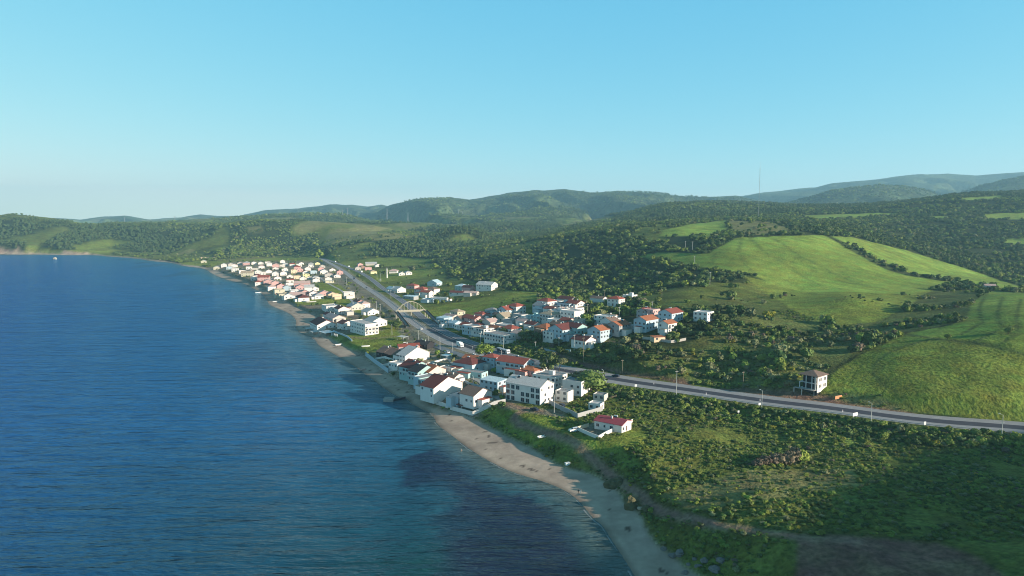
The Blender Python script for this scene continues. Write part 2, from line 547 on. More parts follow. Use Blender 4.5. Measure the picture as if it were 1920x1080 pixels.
# ------------------------------------------------------------------ land cover
GRASS, CROP, FOREST, SCRUB, SAND, DIRT, SOIL, TOWN, ROCK, DRY, ROUGH, RUT = range(12)
CCOL = np.array([
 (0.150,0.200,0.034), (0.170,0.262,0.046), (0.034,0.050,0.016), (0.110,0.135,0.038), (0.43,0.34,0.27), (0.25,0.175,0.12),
 (0.19,0.12,0.08), (0.22,0.20,0.14), (0.42,0.30,0.22), (0.19,0.19,0.070), (0.115,0.150,0.034), (0.075,0.105,0.028)])
POLYS = [
 (ROUGH, [(560,480),(700,480),(860,500),(1200,660),(1920,820),(2400,900),(2600,1400),(400,1400),(560,900)]),
 (TOWN, [(380,495),(500,488),(600,486),(640,500),(760,580),(900,660),(1000,690),(1110,715),(1060,760),(960,755),(880,790),(700,700),(600,640),(520,570)]),
 (GRASS, [(590,527),(640,535),(662,560),(700,590),(690,600),(650,570),(600,560)]),
 (GRASS, [(640,560),(690,600),(740,600),(760,650),(740,660),(640,655),(610,630),(720,620),(690,595),(630,570),(560,572),(540,560),(600,560)]),
 (GRASS, [(700,632),(760,640),(730,660),(690,662),(650,645)]),
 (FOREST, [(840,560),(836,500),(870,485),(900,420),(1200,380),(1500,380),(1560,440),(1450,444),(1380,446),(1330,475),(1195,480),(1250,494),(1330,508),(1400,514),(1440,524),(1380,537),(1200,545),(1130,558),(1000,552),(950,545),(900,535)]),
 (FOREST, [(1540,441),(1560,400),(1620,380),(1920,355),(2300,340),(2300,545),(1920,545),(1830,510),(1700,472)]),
 (GRASS, [(800,600),(795,588),(830,570),(900,560),(960,545),(1012,548),(1000,575),(900,588),(840,602)]),
 (GRASS, [(640,490),(740,482),(822,486),(780,497),(700,500),(650,500)]),
 (GRASS, [(690,508),(760,502),(838,505),(800,518),(745,528),(700,528)]),
 (ROUGH, [(760,545),(850,520),(900,530),(990,552),(960,545),(900,560),(830,572),(790,580)]),
 (SCRUB, [(1100,560),(1220,545),(1400,528),(1480,560),(1560,605),(1660,600),(1745,545),(1835,545),(1815,600),(1700,625),(1600,668),(1540,700),(1500,735),(1400,722),(1250,715),(1100,685),(1000,655),(1060,640),(1130,650),(1280,650),(1360,610),(1330,570),(1200,575)]),
 (ROUGH, [(1180,560),(1290,545),(1330,530),(1430,530),(1560,605),(1470,600),(1400,560),(1330,562),(1340,590),(1260,580)]),
 (GRASS, [(1390,515),(1500,545),(1700,548),(1745,545),(1690,580),(1650,602),(1580,610),(1500,590),(1430,545)]),
 (CROP, [(1195,480),(1235,474),(1330,476),(1345,465),(1380,446),(1450,443),(1545,441),(1562,450),(1610,478),(1660,505),(1700,517),(1790,530),(1745,545),(1700,553),(1600,547),(1500,548),(1440,532),(1430,522),(1400,514),(1330,504),(1260,491)]),
 (CROP, [(1560,443),(1600,445),(1700,470),(1800,500),(1920,540),(2000,560),(1960,553),(1850,538),(1790,526),(1700,510),(1640,484),(1600,462)]),
 (CROP, [(1850,545),(1960,552),(2300,600),(2300,720),(2000,690),(1920,662),(1850,642),(1760,635),(1700,625),(1780,611),(1812,600),(1822,570)]),
 (GRASS, [(1700,626),(1760,636),(1850,645),(2000,690),(2300,740),(2300,840),(2000,802),(1850,786),(1720,772),(1600,752),(1540,735),(1560,700),(1620,662)]),
 (CROP, [(1235,443),(1245,431),(1290,421),(1365,412),(1372,430),(1330,443)]),
 (DRY, [(1365,413),(1440,416),(1482,425),(1475,436),(1400,441),(1372,437)]),
 (CROP, [(1480,405),(1640,399),(1705,401),(1610,408),(1530,412)]),
 (CROP, [(1838,402),(1930,398),(2000,410),(1850,412)]), (CROP, [(1800,372),(1880,366),(1875,373),(1810,378)]), (CROP, [(1878,449),(1925,446),(1925,458),(1890,458)]),
 (CROP, [(1740,410),(1760,404),(1800,405),(1770,412)]),
 (DRY, [(395,487),(470,482),(620,484),(600,490),(500,490),(430,492)]),
 (GRASS, [(430,489),(520,483),(640,483),(600,488),(500,488)]),
 (GRASS, [(130,462),(200,448),(262,455),(225,462),(150,470)]), (GRASS, [(40,474),(90,468),(170,470),(250,468),(190,476),(60,476)]),
 (DRY, [(455,428),(490,424),(497,429),(460,434)]), (GRASS, [(320,417),(400,413),(405,417),(330,421)]), (GRASS, [(130,415),(200,417),(190,421),(140,421)]),
 (GRASS, [(335,493),(380,488),(430,490),(400,500),(350,500)]),
 (SOIL, [(1005,655),(1100,690),(1180,705),(1290,719),(1290,714),(1180,698),(1090,678),(1010,648)]),
 (SOIL, [(1330,730),(1400,727),(1500,733),(1620,756),(1720,776),(1720,782),(1600,766),(1480,750),(1390,738)]),
 (SOIL, [(1250,712),(1280,708),(1300,722),(1270,722)]),
 (DRY, [(1560,735),(1650,745),(1710,772),(1640,765),(1560,748)]),
 (SOIL, [(1495,1012),(1560,1000),(1640,1008),(1760,1018),(1830,1042),(1890,1085),(1900,1300),(1450,1300),(1495,1060)]),
 (GRASS, [(890,765),(960,755),(1060,775),(1085,800),(1125,830),(1200,800),(1215,820),(1150,850),(1100,850),(1000,835),(940,800)]),
 (TOWN, [(1090,800),(1115,790),(1180,788),(1182,796),(1124,822),(1095,815)]),
 (DRY, [(1230,930),(1400,880),(1600,880),(1610,910),(1500,930),(1300,960)]),
 (TOWN, [(930,750),(1000,765),(1060,770),(1060,785),(1000,775),(940,765)]),
]
def pxline(L, w, cls):
    return (cls, w, np.array([h[:2] for h in hits(L)]))
TRACKS = [
 pxline([(940,752),(975,764),(1010,770)], 2.2, DIRT),
 pxline([(990,768),(962,783),(975,797),(1010,806),(1060,822),(1095,845),(1120,870),(1150,895),(1190,922),(1220,950),(1270,968),(1340,985),(1430,998),(1500,1008),(1600,1014)], 2.0, DIRT),
 pxline([(1720,776),(1690,745),(1655,720),(1638,700),(1640,682),(1665,662),(1720,642),(1760,634)], 1.0, RUT),
 pxline([(500,556),(540,570),(580,577),(620,583),(655,592),(700,600)], 1.8, DIRT),
 pxline([(430,505),(470,520),(500,533),(520,545)], 1.6, DIRT),
 pxline([(655,632),(700,635),(750,630)], 1.6, DIRT),
 pxline([(888,690),(910,707),(935,722),(950,748)], 1.6, DIRT),
 pxline([(980,600),(1020,610),(1090,615),(1130,640),(1180,640)], 1.6, DIRT),
 pxline([(1390,446),(1385,470),(1400,500),(1420,515)], 1.0, RUT), pxline([(1405,446),(1430,470),(1480,500),(1540,535)], 1.0, RUT),
 pxline([(1340,476),(1337,488),(1332,500)], 1.0, RUT), pxline([(1450,448),(1500,480),(1560,510),(1640,540)], 1.0, RUT),
 pxline([(1850,548),(1835,580),(1842,605),(1800,628)], 1.0, RUT), pxline([(1880,556),(1870,590),(1880,615),(1830,640)], 1.0, RUT),
 pxline([(1915,560),(1905,600),(1910,625),(1870,648)], 1.0, RUT), pxline([(1700,628),(1760,637),(1850,648),(1930,668)], 1.6, RUT),
 pxline([(1562,445),(1590,462),(1620,480),(1660,500),(1700,514),(1790,528)], 2.2, RUT),
 pxline([(1600,455),(1680,490),(1800,524)], 1.0, RUT), pxline([(1640,462),(1720,492),(1860,530)], 1.0, RUT),
 pxline([(1375,437),(1362,425),(1365,413)], 2.5, FOREST),
]

def classify(x, y, z):
    px, py = to_px(x, y, z)
    c = np.full(x.shape, FOREST)
    for cls, poly in POLYS:
        j = 3.0 * vnoise(px / 9, py / 5, 77)
        c = np.where(inside(px + j, py + 0.6 * j, poly), cls, c)
    # upland beyond: patchwork of woods and small fields
    far = (y > 1750) & (c == FOREST)
    n = fbm(x, y * 0.6, 260, 3, 41)
    c = np.where(far & (n > 0.27) & (z < 110), DRY, c)
    c = np.where(far & (n > 0.17) & (n <= 0.27) & (z < 110), ROUGH, c)
    n2 = fbm(x, y * 0.7, 130, 3, 44)
    c = np.where((c == FOREST) & (y > 950) & (y < 1900) & (px < 1250) & (n2 > 0.17), ROUGH, c)
    lf = (px < 430) & (y > 1500) & (c == FOREST) & (z < 120)
    c = np.where(lf & (n > -0.05), ROUGH, c)
    c = np.where(lf & (n > 0.1), DRY, c)
    for cls, w, L in TRACKS:
        m = (np.abs(x - L[:, 0].mean()) < 400) & (np.abs(y - L[:, 1].mean()) < 400)
        if m.any():
            d = pl_dist(x[m], y[m], L)
            sub = c[m]
            sub[d < w] = cls
            c[m] = sub
    return c

# ------------------------------------------------------------------ ground, hills, beach, sea
rows = np.concatenate([np.arange(-120, 150, 6.0), np.arange(150, 480, 1.25), np.arange(480, 1000, 2.6), np.arange(1000, 2000, 6.5), np.arange(2000, 4000, 22.0), np.arange(4000, 9600, 45.0)])
NC = 760
us = np.concatenate([np.linspace(-1.25, -.83, 12), np.linspace(-.8, .8, NC - 42), np.linspace(.83, 1.7, 30)])
GY, GU = np.meshgrid(rows, us, indexing='ij')
GX = GU * (GY + 190.0)
GZ = height(GX, GY)
CL = classify(GX, GY, GZ)
DS = pl_dist(GX, GY, SHORE_W)
SEA_M = inside(GX, GY, SEA_POLY)
BEACH_M = inside(GX, GY, EDGE_POLY)
slope = np.hypot(np.gradient(GZ, axis=0) / np.gradient(GY, axis=0), np.gradient(GZ, axis=1) / np.gradient(GX, axis=1))
rocky = (GY > 1400) & (DS < 60) & (slope > 0.55) & (GZ < 14 + 10 * fbm(GX, GY, 40, 2, 91))
rocky &= (fbm(GX, GY, 90, 2, 55) > -0.05) | (GY > 2100)
CL = np.where(rocky & ~SEA_M, ROCK, CL)
CL = np.where(BEACH_M, SAND, CL)
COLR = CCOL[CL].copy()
COLR[(GY > 2500) & (CL == FOREST)] = (0.060, 0.085, 0.034)
# soften class borders by one vertex
for ax in (0, 1):
    COLR = 0.5 * COLR + 0.25 * (np.roll(COLR, 1, ax) + np.roll(COLR, -1, ax))
# crop rows and wear that belong to the plants themselves
rowsn = vnoise((GX * 0.80 + GY * 0.6) / 4.2, (GX * -0.6 + GY * 0.8) / 85.0, 3)
isc = (CL == CROP)
COLR *= np.where(isc, 1 + 0.34 * rowsn + 0.35 * fbm(GX, GY, 60, 3, 12), 1.0)[..., None]
yel = np.clip(fbm(GX, GY, 110, 3, 19) * 2.0 + 0.25, 0, 1) * np.isin(CL, [CROP, GRASS, ROUGH])
COLR = COLR * (1 - 0.32 * yel[..., None]) + np.array([0.24, 0.27, 0.055]) * 0.32 * yel[..., None] * np.where(CL == ROUGH, 0.6, 1.0)[..., None]
dk = np.clip(fbm(GX, GY, 34, 3, 23) * 2.2, 0, 1) * np.isin(CL, [ROUGH, SCRUB])
COLR *= (1 - 0.35 * dk)[..., None]
# wet sand at the water's edge, dry weed lines higher up
wet = np.clip(1 - DS / 2.2, 0, 1) * (CL == SAND)
COLR *= (1 - 0.50 * wet)[..., None]
wl = (np.abs(DS - 6.5 - 5 * vnoise(GX / 11, GY / 11, 31)) < 0.75) & (vnoise(GX / 2.3, GY / 2.3, 32) > 0.27) & (CL == SAND)
wl |= (np.abs(DS - 13 - 8 * vnoise(GX / 14, GY / 14, 35)) < 0.8) & (vnoise(GX / 2.5, GY / 2.5, 36) > 0.3) & (CL == SAND)
COLR = np.where(wl[..., None], np.array([0.13, 0.10, 0.08]), COLR)
ALPHA = np.choose(CL, [1, .75, 1, 1, .8, .8, 1, .9, .7, .8, 1, .8]).astype(float)

nr, nc = GX.shape
idx = np.arange(nr * nc).reshape(nr, nc)
quads = np.stack([idx[:-1, :-1], idx[:-1, 1:], idx[1:, 1:], idx[1:, :-1]], -1).reshape(-1, 4)
V = np.stack([GX, GY, GZ], -1).reshape(-1, 3)
sea_q = SEA_M.ravel()[quads].all(1) & (DS.ravel()[quads].min(1) > 14)
beach_q = (CL.ravel()[quads] == SAND).sum(1) >= 3
beach_q |= SEA_M.ravel()[quads].any(1) & (GY.ravel()[quads].min(1) < 1500)
hill_q = GY.ravel()[quads].min(1) >= 2500
land_q = ~sea_q

def cover_mesh(name, q, mat):
    used, inv = np.unique(q, return_inverse=True)
    me = new_mesh(name, V[used], inv.reshape(-1, 4), [mat], None, True)
    ca = me.color_attributes.new("cover", 'FLOAT_COLOR', 'POINT')
    dat = np.concatenate([COLR.reshape(-1, 3)[used], ALPHA.ravel()[used, None]], 1).astype(np.float32)
    ca.data.foreach_set("color", dat.ravel())
    return me

def setting(name, me):
    return tag(link(name, me), kind="structure")

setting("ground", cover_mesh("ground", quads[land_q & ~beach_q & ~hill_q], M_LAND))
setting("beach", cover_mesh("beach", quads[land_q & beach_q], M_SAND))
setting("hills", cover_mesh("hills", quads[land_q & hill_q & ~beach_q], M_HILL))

# sea: its own sheet, with the depth and the weed on the sea bed as colour
srows = np.concatenate([np.arange(-400, 120, 20.0), np.arange(120, 500, 2.5), np.arange(500, 1200, 8.0), np.arange(1200, 2400, 20.0), np.arange(2400, 9000, 200.0)])
sus = np.linspace(-2.2, 0.75, 520)
SY, SU = np.meshgrid(srows, sus, indexing='ij')
SX = SU * (SY + 470.0) * 0.8
SDS = pl_dist(SX, SY, SHORE_W)
SIN = inside(SX, SY, SEA_POLY)
qi = np.arange(SX.size).reshape(SX.shape)
sq = np.stack([qi[:-1, :-1], qi[:-1, 1:], qi[1:, 1:], qi[1:, :-1]], -1).reshape(-1, 4)
keep = (SIN.ravel() | (SDS.ravel() < 25))[sq].any(1)
spx, spy = to_px(SX, SY, np.zeros_like(SX))
d = np.where(SIN, SDS, 0)
weed = np.clip((fbm(SX * 1.0, SY * 0.8, 46, 6, 61) + 0.14) * 9, 0, 1) * np.clip((d - 10) / 14, 0, 1) * np.clip((150 - d) / 50, 0, 1) * np.clip((340 - SY) / 60, 0, 1) * np.clip((SX + 75) / 30, 0, 1)
WP = [(740,900),(775,850),(830,840),(880,860),(960,915),(1045,962),(1095,1015),(1150,1100),(800,1120),(815,1010),(770,950),(745,915)]
jx = 26 * fbm(SX, SY, 30, 5, 71)
weed = np.clip((fbm(SX, SY * 0.8, 26, 6, 61) + 0.42) * 3, 0, 1) * inside(spx + jx * 2, spy + jx, WP) * np.clip((d - 7) / 8, 0, 1)
weed2 = np.clip((fbm(SX, SY * 0.6, 60, 3, 66) - 0.12) * 6, 0, 1) * np.clip((d - 15) / 15, 0, 1) * np.clip((110 - d) / 40, 0, 1) * np.clip((SY - 300) / 60, 0, 1) * 0.35
weed = np.maximum(weed, weed2)
deep, mid, shal, edge = np.array([0.010,0.085,0.32]), np.array([0.010,0.115,0.30]), np.array([0.035,0.150,0.185]), np.array([0.10,0.135,0.125])
k = lambda a, b: np.clip((d - a) / (b - a), 0, 1)[..., None]
green = np.clip((330 - SY) / 140, 0, 1)[..., None]
shal = shal * .6 + mid * .4
mid = mid * (1 - green) + np.array([0.010, 0.062, 0.070]) * green
shal = shal * (1 - green) + np.array([0.030, 0.085, 0.085]) * green
sc_ = mid * (1 - k(60, 260)) + deep * k(60, 260)
sc_ = shal * (1 - k(12, 60)) + sc_ * k(12, 60)
sc_ = edge * (1 - k(1, 14)) + sc_ * k(1, 14)
sc_ = sc_ * (1 - weed[..., None] * 0.8) + np.array([0.012, 0.009, 0.040]) * weed[..., None] * 0.8
sq = sq[keep]
used, inv = np.unique(sq, return_inverse=True)
SV = np.stack([SX, SY, np.zeros_like(SX)], -1).reshape(-1, 3)[used]
sme = new_mesh("sea", SV, inv.reshape(-1, 4), [], None, True)
ca = sme.color_attributes.new("cover", 'FLOAT_COLOR', 'POINT')
ca.data.foreach_set("color", np.concatenate([sc_.reshape(-1, 3)[used], np.ones((len(used), 1))], 1).astype(np.float32).ravel())
m = bpy.data.materials.new("sea_water")
m.use_nodes = True
nt = m.node_tree
b = nt.nodes["Principled BSDF"]
b.inputs["Roughness"].default_value = 0.12
b.inputs["IOR"].default_value = 1.33
b.inputs["Specular IOR Level"].default_value = 0.0
at = N(nt, "ShaderNodeAttribute", attribute_name="cover")
nt.links.new(at.outputs["Color"], b.inputs["Base Color"])
geo = N(nt, "ShaderNodeTexCoord")
prev = None
for sc, sx, sy, dist, rot in ((0.05, 0.3, 1.6, 5.5, 0.10), (0.15, 0.22, 1.3, 4.8, 0.13), (0.6, 0.5, 1.4, 0.8, 0.0)):
    mp = N(nt, "ShaderNodeMapping")
    mp.inputs["Scale"].default_value = (sx, sy, 1)
    mp.inputs["Rotation"].default_value = (0, 0, rot)
    nt.links.new(geo.outputs["Object"], mp.inputs[0])
    no = N(nt, "ShaderNodeTexNoise")
    no.inputs["Scale"].default_value = sc
    no.inputs["Detail"].default_value = 4
    no.inputs["Roughness"].default_value = 0.55
    no.inputs["Distortion"].default_value = 0.4
    nt.links.new(mp.outputs[0], no.inputs["Vector"])
    bp = N(nt, "ShaderNodeBump")
    bp.inputs["Strength"].default_value = 1.0
    bp.inputs["Distance"].default_value = dist
    nt.links.new(no.outputs[0], bp.inputs["Height"])
    if prev is not None:
        nt.links.new(prev, bp.inputs["Normal"])
    prev = bp.outputs[0]
nt.links.new(prev, b.inputs["Normal"])
gl = N(nt, "ShaderNodeBsdfGlossy")
gl.inputs["Roughness"].default_value = 0.10
gl.inputs["Color"].default_value = (0.52, 0.82, 1.0, 1)
nt.links.new(prev, gl.inputs["Normal"])
fr = N(nt, "ShaderNodeFresnel")
fr.inputs["IOR"].default_value = 1.33
nt.links.new(prev, fr.inputs["Normal"])
ms = N(nt, "ShaderNodeMixShader")
nt.links.new(fr.outputs[0], ms.inputs[0])
nt.links.new(b.outputs[0], ms.inputs[1])
nt.links.new(gl.outputs[0], ms.inputs[2])
nt.links.new(ms.outputs[0], nt.nodes["Material Output"].inputs["Surface"])
sme.materials.append(m)
setting("sea", sme)

# thin line of broken water along the sand
fb = MB()
rr = random.Random(3)
sw = SHORE_W[SHORE_W[:, 1] > 120]
for i in range(len(sw) - 1):
    a, c = sw[i], sw[i + 1]
    L = np.hypot(*(c - a))
    if L < 0.5 or a[1] > 1400:
        continue
    n = max(1, int(L / 4))
    t = (c - a) / L
    nrm = np.array([t[1], -t[0]])
    if not inside(np.array([a[0] + nrm[0] * 3]), np.array([a[1] + nrm[1] * 3]), SEA_POLY)[0]:
        nrm = -nrm
    for j in range(n):
        if rr.random() < 0.6:
            continue
        p0 = a + t * L * j / n
        p1 = a + t * L * (j + 1) / n
        o0 = 0.25 + rr.random() * 0.5
        w = 0.2 + rr.random() * 0.4
        q = [p0 + nrm * o0, p1 + nrm * (o0 + rr.uniform(-.1, .1)), p1 + nrm * (o0 + w * rr.random()), p0 + nrm * (o0 + w)]
        fb.add([(v[0], v[1], 0.012) for v in q], [(0, 1, 2, 3)])
tag(fb.build("sea_foam", [basic("foam", (0.25, 0.27, 0.28), 0.7, 0.2, 1.0)]), kind="stuff")

# ------------------------------------------------------------------ highway
M_ASPH = basic("worn_asphalt", (0.29, 0.285, 0.295), 0.9, 0.10, 0.25)
M_ASPD = basic("dark_asphalt", (0.055, 0.055, 0.075), 0.85, 0.15, 0.3)
M_ASPM = basic("shade_toned_asphalt", (0.17, 0.175, 0.20), 0.85, 0.15, 0.2)  # darker grey paints in tree and bank shade on the far inland stretch
M_PAINT = basic("road_paint", (0.70, 0.70, 0.68), 0.7, 0.1, 2.0)
M_STEEL = basic("galvanised_steel", (0.42, 0.43, 0.44), 0.5, 0.1, 2.0, 0.6)
M_CONC = basic("concrete", (0.36, 0.35, 0.33), 0.9, 0.15, 0.8)

def resample(L, step):
    seg = np.hypot(np.diff(L[:, 0]), np.diff(L[:, 1]))
    s = np.concatenate([[0], np.cumsum(seg)])
    n = max(2, int(s[-1] / step) + 1)
    q = np.linspace(0, s[-1], n)
    return np.stack([np.interp(q, s, L[:, i]) for i in range(3)], -1), q

def offset(L, o):
    t = np.gradient(L[:, :2], axis=0)
    t /= np.linalg.norm(t, axis=1)[:, None] + 1e-9
    n = np.stack([-t[:, 1], t[:, 0]], -1)
    out = L.copy()
    out[:, :2] += n * np.asarray(o).reshape(-1, 1)
    return out

def ribbon(L, a, b, dz):
    A, B = offset(L, a), offset(L, b)
    V = np.concatenate([A, B])
    V[:, 2] += dz
    n = len(L)
    i = np.arange(n - 1)
    return V, np.stack([i, i + 1, n + i + 1, n + i], -1)

def rib_obj(name, L, a, b, dz, mat):
    V, Fq = ribbon(L, a, b, dz)
    if (b - a) > 0:
        Fq = Fq[:, ::-1]
    return tag(link(name, new_mesh(name, V, Fq, [mat])), kind="structure")

RS_, QS = resample(RD_SEA, 4.0)       # runs from the right of the picture to the far end
RI_, QI = resample(RD_INL, 4.0)
# going away from us to the left: positive offset is the seaward side
ns = int(np.argmin(np.abs(to_px(*RS_.T)[0] - 1040)))
ni = int(np.argmin(np.abs(to_px(*RI_.T)[0] - 1040)))
rib_obj("highway", RS_, -4.2, 3.8, 0.10, M_ASPH)
rib_obj("highway", RI_[:ni + 1], -3.8, 4.2, 0.10, M_ASPH)
rib_obj("highway", RI_[ni:], -4.2, 4.2, 0.10, M_ASPM)
mid = np.array([RS_[i] if False else (RS_[i] + RI_[np.argmin(np.hypot(RI_[:, 0] - RS_[i, 0], RI_[:, 1] - RS_[i, 1]))]) / 2 for i in range(ns + 50)])
rib_obj("highway_median", mid, -3.2, 3.4, 0.13, M_ASPD)
mk = MB()
def dashes(L, o, dz=0.16, on=1, off=2, w=0.16, i0=0, i1=None):
    i1 = len(L) - 1 if i1 is None else i1
    A, B = offset(L, o - w), offset(L, o + w)
    i = i0
    while i < i1 - on:
        for k in range(on):
            q = [A[i+k], A[i+k+1], B[i+k+1], B[i+k]]
            mk.add([(p[0], p[1], p[2] + dz) for p in q], [(3, 2, 1, 0)])
        i += on + off
dashes(RS_, 0.4, w=0.12)
dashes(RI_, -0.3, w=0.12, off=2)
dashes(RS_, 3.3, on=4, off=0, w=0.10)
dashes(RI_, -3.4, on=4, off=0, w=0.10)
dashes(RS_, -3.7, on=4, off=0, w=0.10, i0=ns)
dashes(RI_, 3.7, on=4, off=0, w=0.10, i0=ni)
tag(mk.build("road_markings", [M_PAINT]), kind="structure")
# slip lane and lay-by beside the sea carriageway, village streets
def street(name, L, w, mat, step=3.0, dz=0.14):
    H = hits(L)
    R, _ = resample(H, step)
    R[:, 2] = height(R[:, 0], R[:, 1])
    V, Fq = ribbon(R, -w, w, dz)
    V[:, 2] = height(V[:, 0], V[:, 1]) + dz
    return tag(link(name, new_mesh(name, V, Fq[:, ::-1], [mat])), kind="structure")
street("slip_road", [(800,640),(820,650),(840,658),(870,668),(900,678)], 2.2, M_ASPH)
street("street", [(838,668),(858,690),(878,704),(902,716),(925,742),(944,752)], 1.8, M_CONC)
street("street", [(948,640),(1000,650),(1040,660)], 1.6, M_CONC)
street("street", [(845,612),(880,628),(925,645)], 1.4, M_CONC)
street("street", [(430,500),(480,510),(530,532),(590,548)], 1.8, M_CONC)
street("street", [(600,520),(612,530),(640,545),(668,572)], 1.6, M_CONC)

def guardrail(L, lab, post_every=2, h=0.75):
    root = bpy.data.objects.new("guardrail", None)
    COL.objects.link(root)
    root.location = L[0]
    o = Vector(L[0])
    tag(root, lab, "guardrail")
    m = MB()
    for i in range(len(L) - 1):
        m.tube(Vector(L[i]) - o + Vector((0, 0, h)), Vector(L[i+1]) - o + Vector((0, 0, h)), 0.17, n=4)
    m.build("rail", [M_STEEL], root)
    pm = MB()
    pm.box(-0.08, -0.08, -0.3, 0.08, 0.08, h)
    pm = pm.mesh("post", [M_STEEL])
    for i in range(0, len(L), post_every):
        link("post", pm, root, Vector(L[i]) - o)
g = offset(RS_, 4.6)
gp = to_px(*g.T)[0]
guardrail(g[(gp < 1990) & (gp > 1290)], "long steel guardrail along the seaward edge of the highway, right of the tall pole", 2)
g = offset(mid, 0.0)
gp = to_px(*g.T)[0]
guardrail(g[(gp < 1060) & (gp > 800)], "steel guardrail on the median beside the white truck, between both carriageways", 2)
g = offset(RS_, -4.4)
gp = to_px(*g.T)[0]
guardrail(g[(gp < 800) & (gp > 700)], "steel guardrail on the green median beyond the arched footbridge", 2)

# ------------------------------------------------------------------ vehicles
M_WHITE = basic("white_paint", (0.78, 0.78, 0.78), 0.35, 0.05, 1.0, 0, 0, 0.5)
M_SILVER = basic("silver_paint", (0.45, 0.46, 0.48), 0.35, 0.05, 1.0, 0.3, 0, 0.5)
M_DKCAR = basic("dark_blue_paint", (0.03, 0.035, 0.06), 0.3, 0.05, 1.0, 0, 0, 0.5)
M_REDP = basic("red_paint", (0.40, 0.04, 0.03), 0.35, 0.05, 1.0, 0, 0, 0.5)
M_GLASS = basic("dark_glass", (0.03, 0.04, 0.055), 0.12, 0.05, 1.0, 0, 0, 0.6)
M_RUBBER = basic("rubber", (0.02, 0.02, 0.02), 0.9, 0.1, 1.0)
M_LAMP = basic("lamp_lens", (0.75, 0.75, 0.70), 0.2, 0.02, 1.0)

def wheel_mesh(r, w):
    m = MB()
    m.tube((0, -w / 2, 0), (0, w / 2, 0), r, n=12, m=0)
    m.tube((0, -w / 2 - 0.01, 0), (0, w / 2 + 0.01, 0), r * 0.55, n=10, m=1)
    return m.mesh("wheel", [M_RUBBER, M_STEEL])

def prof(m, P, y0, y1, mi=0):
    """extrude an x-z outline across y"""
    n = len(P)
    vs = [(p[0], y0, p[1]) for p in P] + [(p[0], y1, p[1]) for p in P]
    m.add(vs, [tuple(range(n)), tuple(range(2*n-1, n-1, -1))] + [(i, n+i, n+(i+1) % n, (i+1) % n) for i in range(n)], mi)

WH_S, WH_L = wheel_mesh(0.33, 0.22), wheel_mesh(0.5, 0.3)
def car(p, ang, paint, label, kind="parked_car", cat="car", suv=False, group=None):
    r = bpy.data.objects.new(kind, None)
    COL.objects.link(r)
    r.location = p
    r.rotation_euler = (0, 0, ang)
    tag(r, label, cat, group)
    h = 0.25 if suv else 0.0
    m = MB()
    prof(m, [(-2.15,.3),(2.15,.3),(2.2,.65),(2.05,.85+h),(1.1,.98+h),(-1.9,1.0+h),(-2.2,.8)], -.88, .88)
    prof(m, [(1.0,.97+h),(.35,1.45+h),(-1.35,1.5+h),(-1.95,.99+h)], -.74, .74)
    m.build("body", [paint], r)
    g = MB()
    prof(g, [(.82,1.02+h),(.3,1.38+h),(-1.3,1.42+h),(-1.72,1.02+h)], -.76, .76)
    g.add([(1.02,-.66,1.0+h),(1.02,.66,1.0+h),(.40,.62,1.42+h),(.40,-.62,1.42+h)], [(0,1,2,3)])
    g.add([(-1.97,-.66,1.03+h),(-1.97,.66,1.03+h),(-1.41,.62,1.46+h),(-1.41,-.62,1.46+h)], [(3,2,1,0)])
    g.build("window", [M_GLASS], r)
    for x in (-1.35, 1.35):
        for y in (-.8, .8):
            link("wheel", WH_S, r, (x, y, .33))
    for y in (-.62, .62):
        l = MB()
        l.box(2.12, y - .18, .62, 2.21, y + .18, .76)
        l.build("headlight", [M_LAMP], r)
    return r

def truck(p, ang, label, L=7.5, kind="box_truck", cargo=M_WHITE, base=M_DKCAR, cabm=M_WHITE, H=3.6, tank=False, group=None):
    r = bpy.data.objects.new(kind, None)
    COL.objects.link(r)
    r.location = p
    r.rotation_euler = (0, 0, ang)
    tag(r, label, "truck", group)
    m = MB()
    prof(m, [(L/2-2.1,.6),(L/2,.6),(L/2,1.6),(L/2-.35,2.7),(L/2-.7,2.95),(L/2-2.1,2.95)], -1.2, 1.2)
    m.build("cab", [cabm], r)
    g = MB()
    g.add([(L/2+.02,-1.05,1.6),(L/2+.02,1.05,1.6),(L/2-.33,1.05,2.6),(L/2-.33,-1.05,2.6)], [(0,1,2,3)])
    g.box(L/2-1.6, -1.22, 1.7, L/2-.7, 1.22, 2.5)
    g.build("window", [M_GLASS], r)
    m = MB()
    m.box(-L/2, -1.1, .7, L/2-.3, 1.1, .95)
    m.build("chassis", [M_RUBBER], r)
    m = MB()
    if tank:
        m.box(-L/2, -1.25, .96, L/2-2.5, 1.25, 2.0, 1)
        m.box(-L/2, -1.25, 2.0, L/2-2.5, 1.25, 2.5, 0)
    else:
        m.box(-L/2, -1.25, .96, L/2-2.3, 1.25, H)
    m.build("cargo_box", [cargo, base], r)
    for x in ((L/2-1.1, -L/2+1.2) if L < 10 else (L/2-1.1, L/2-4.2, -L/2+1.0, -L/2+2.3)):
        for y in (-1.05, 1.05):
            link("wheel", WH_L, r, (x, y, .5))
    return r

def on_road(L, px):
    X = to_px(*L.T)[0]
    i = int(np.argmin(np.abs(X - px)))
    i = min(max(i, 1), len(L) - 2)
    t = L[i+1] - L[i-1]
    return Vector((L[i][0], L[i][1], L[i][2] + 0.14)), math.atan2(t[1], t[0])

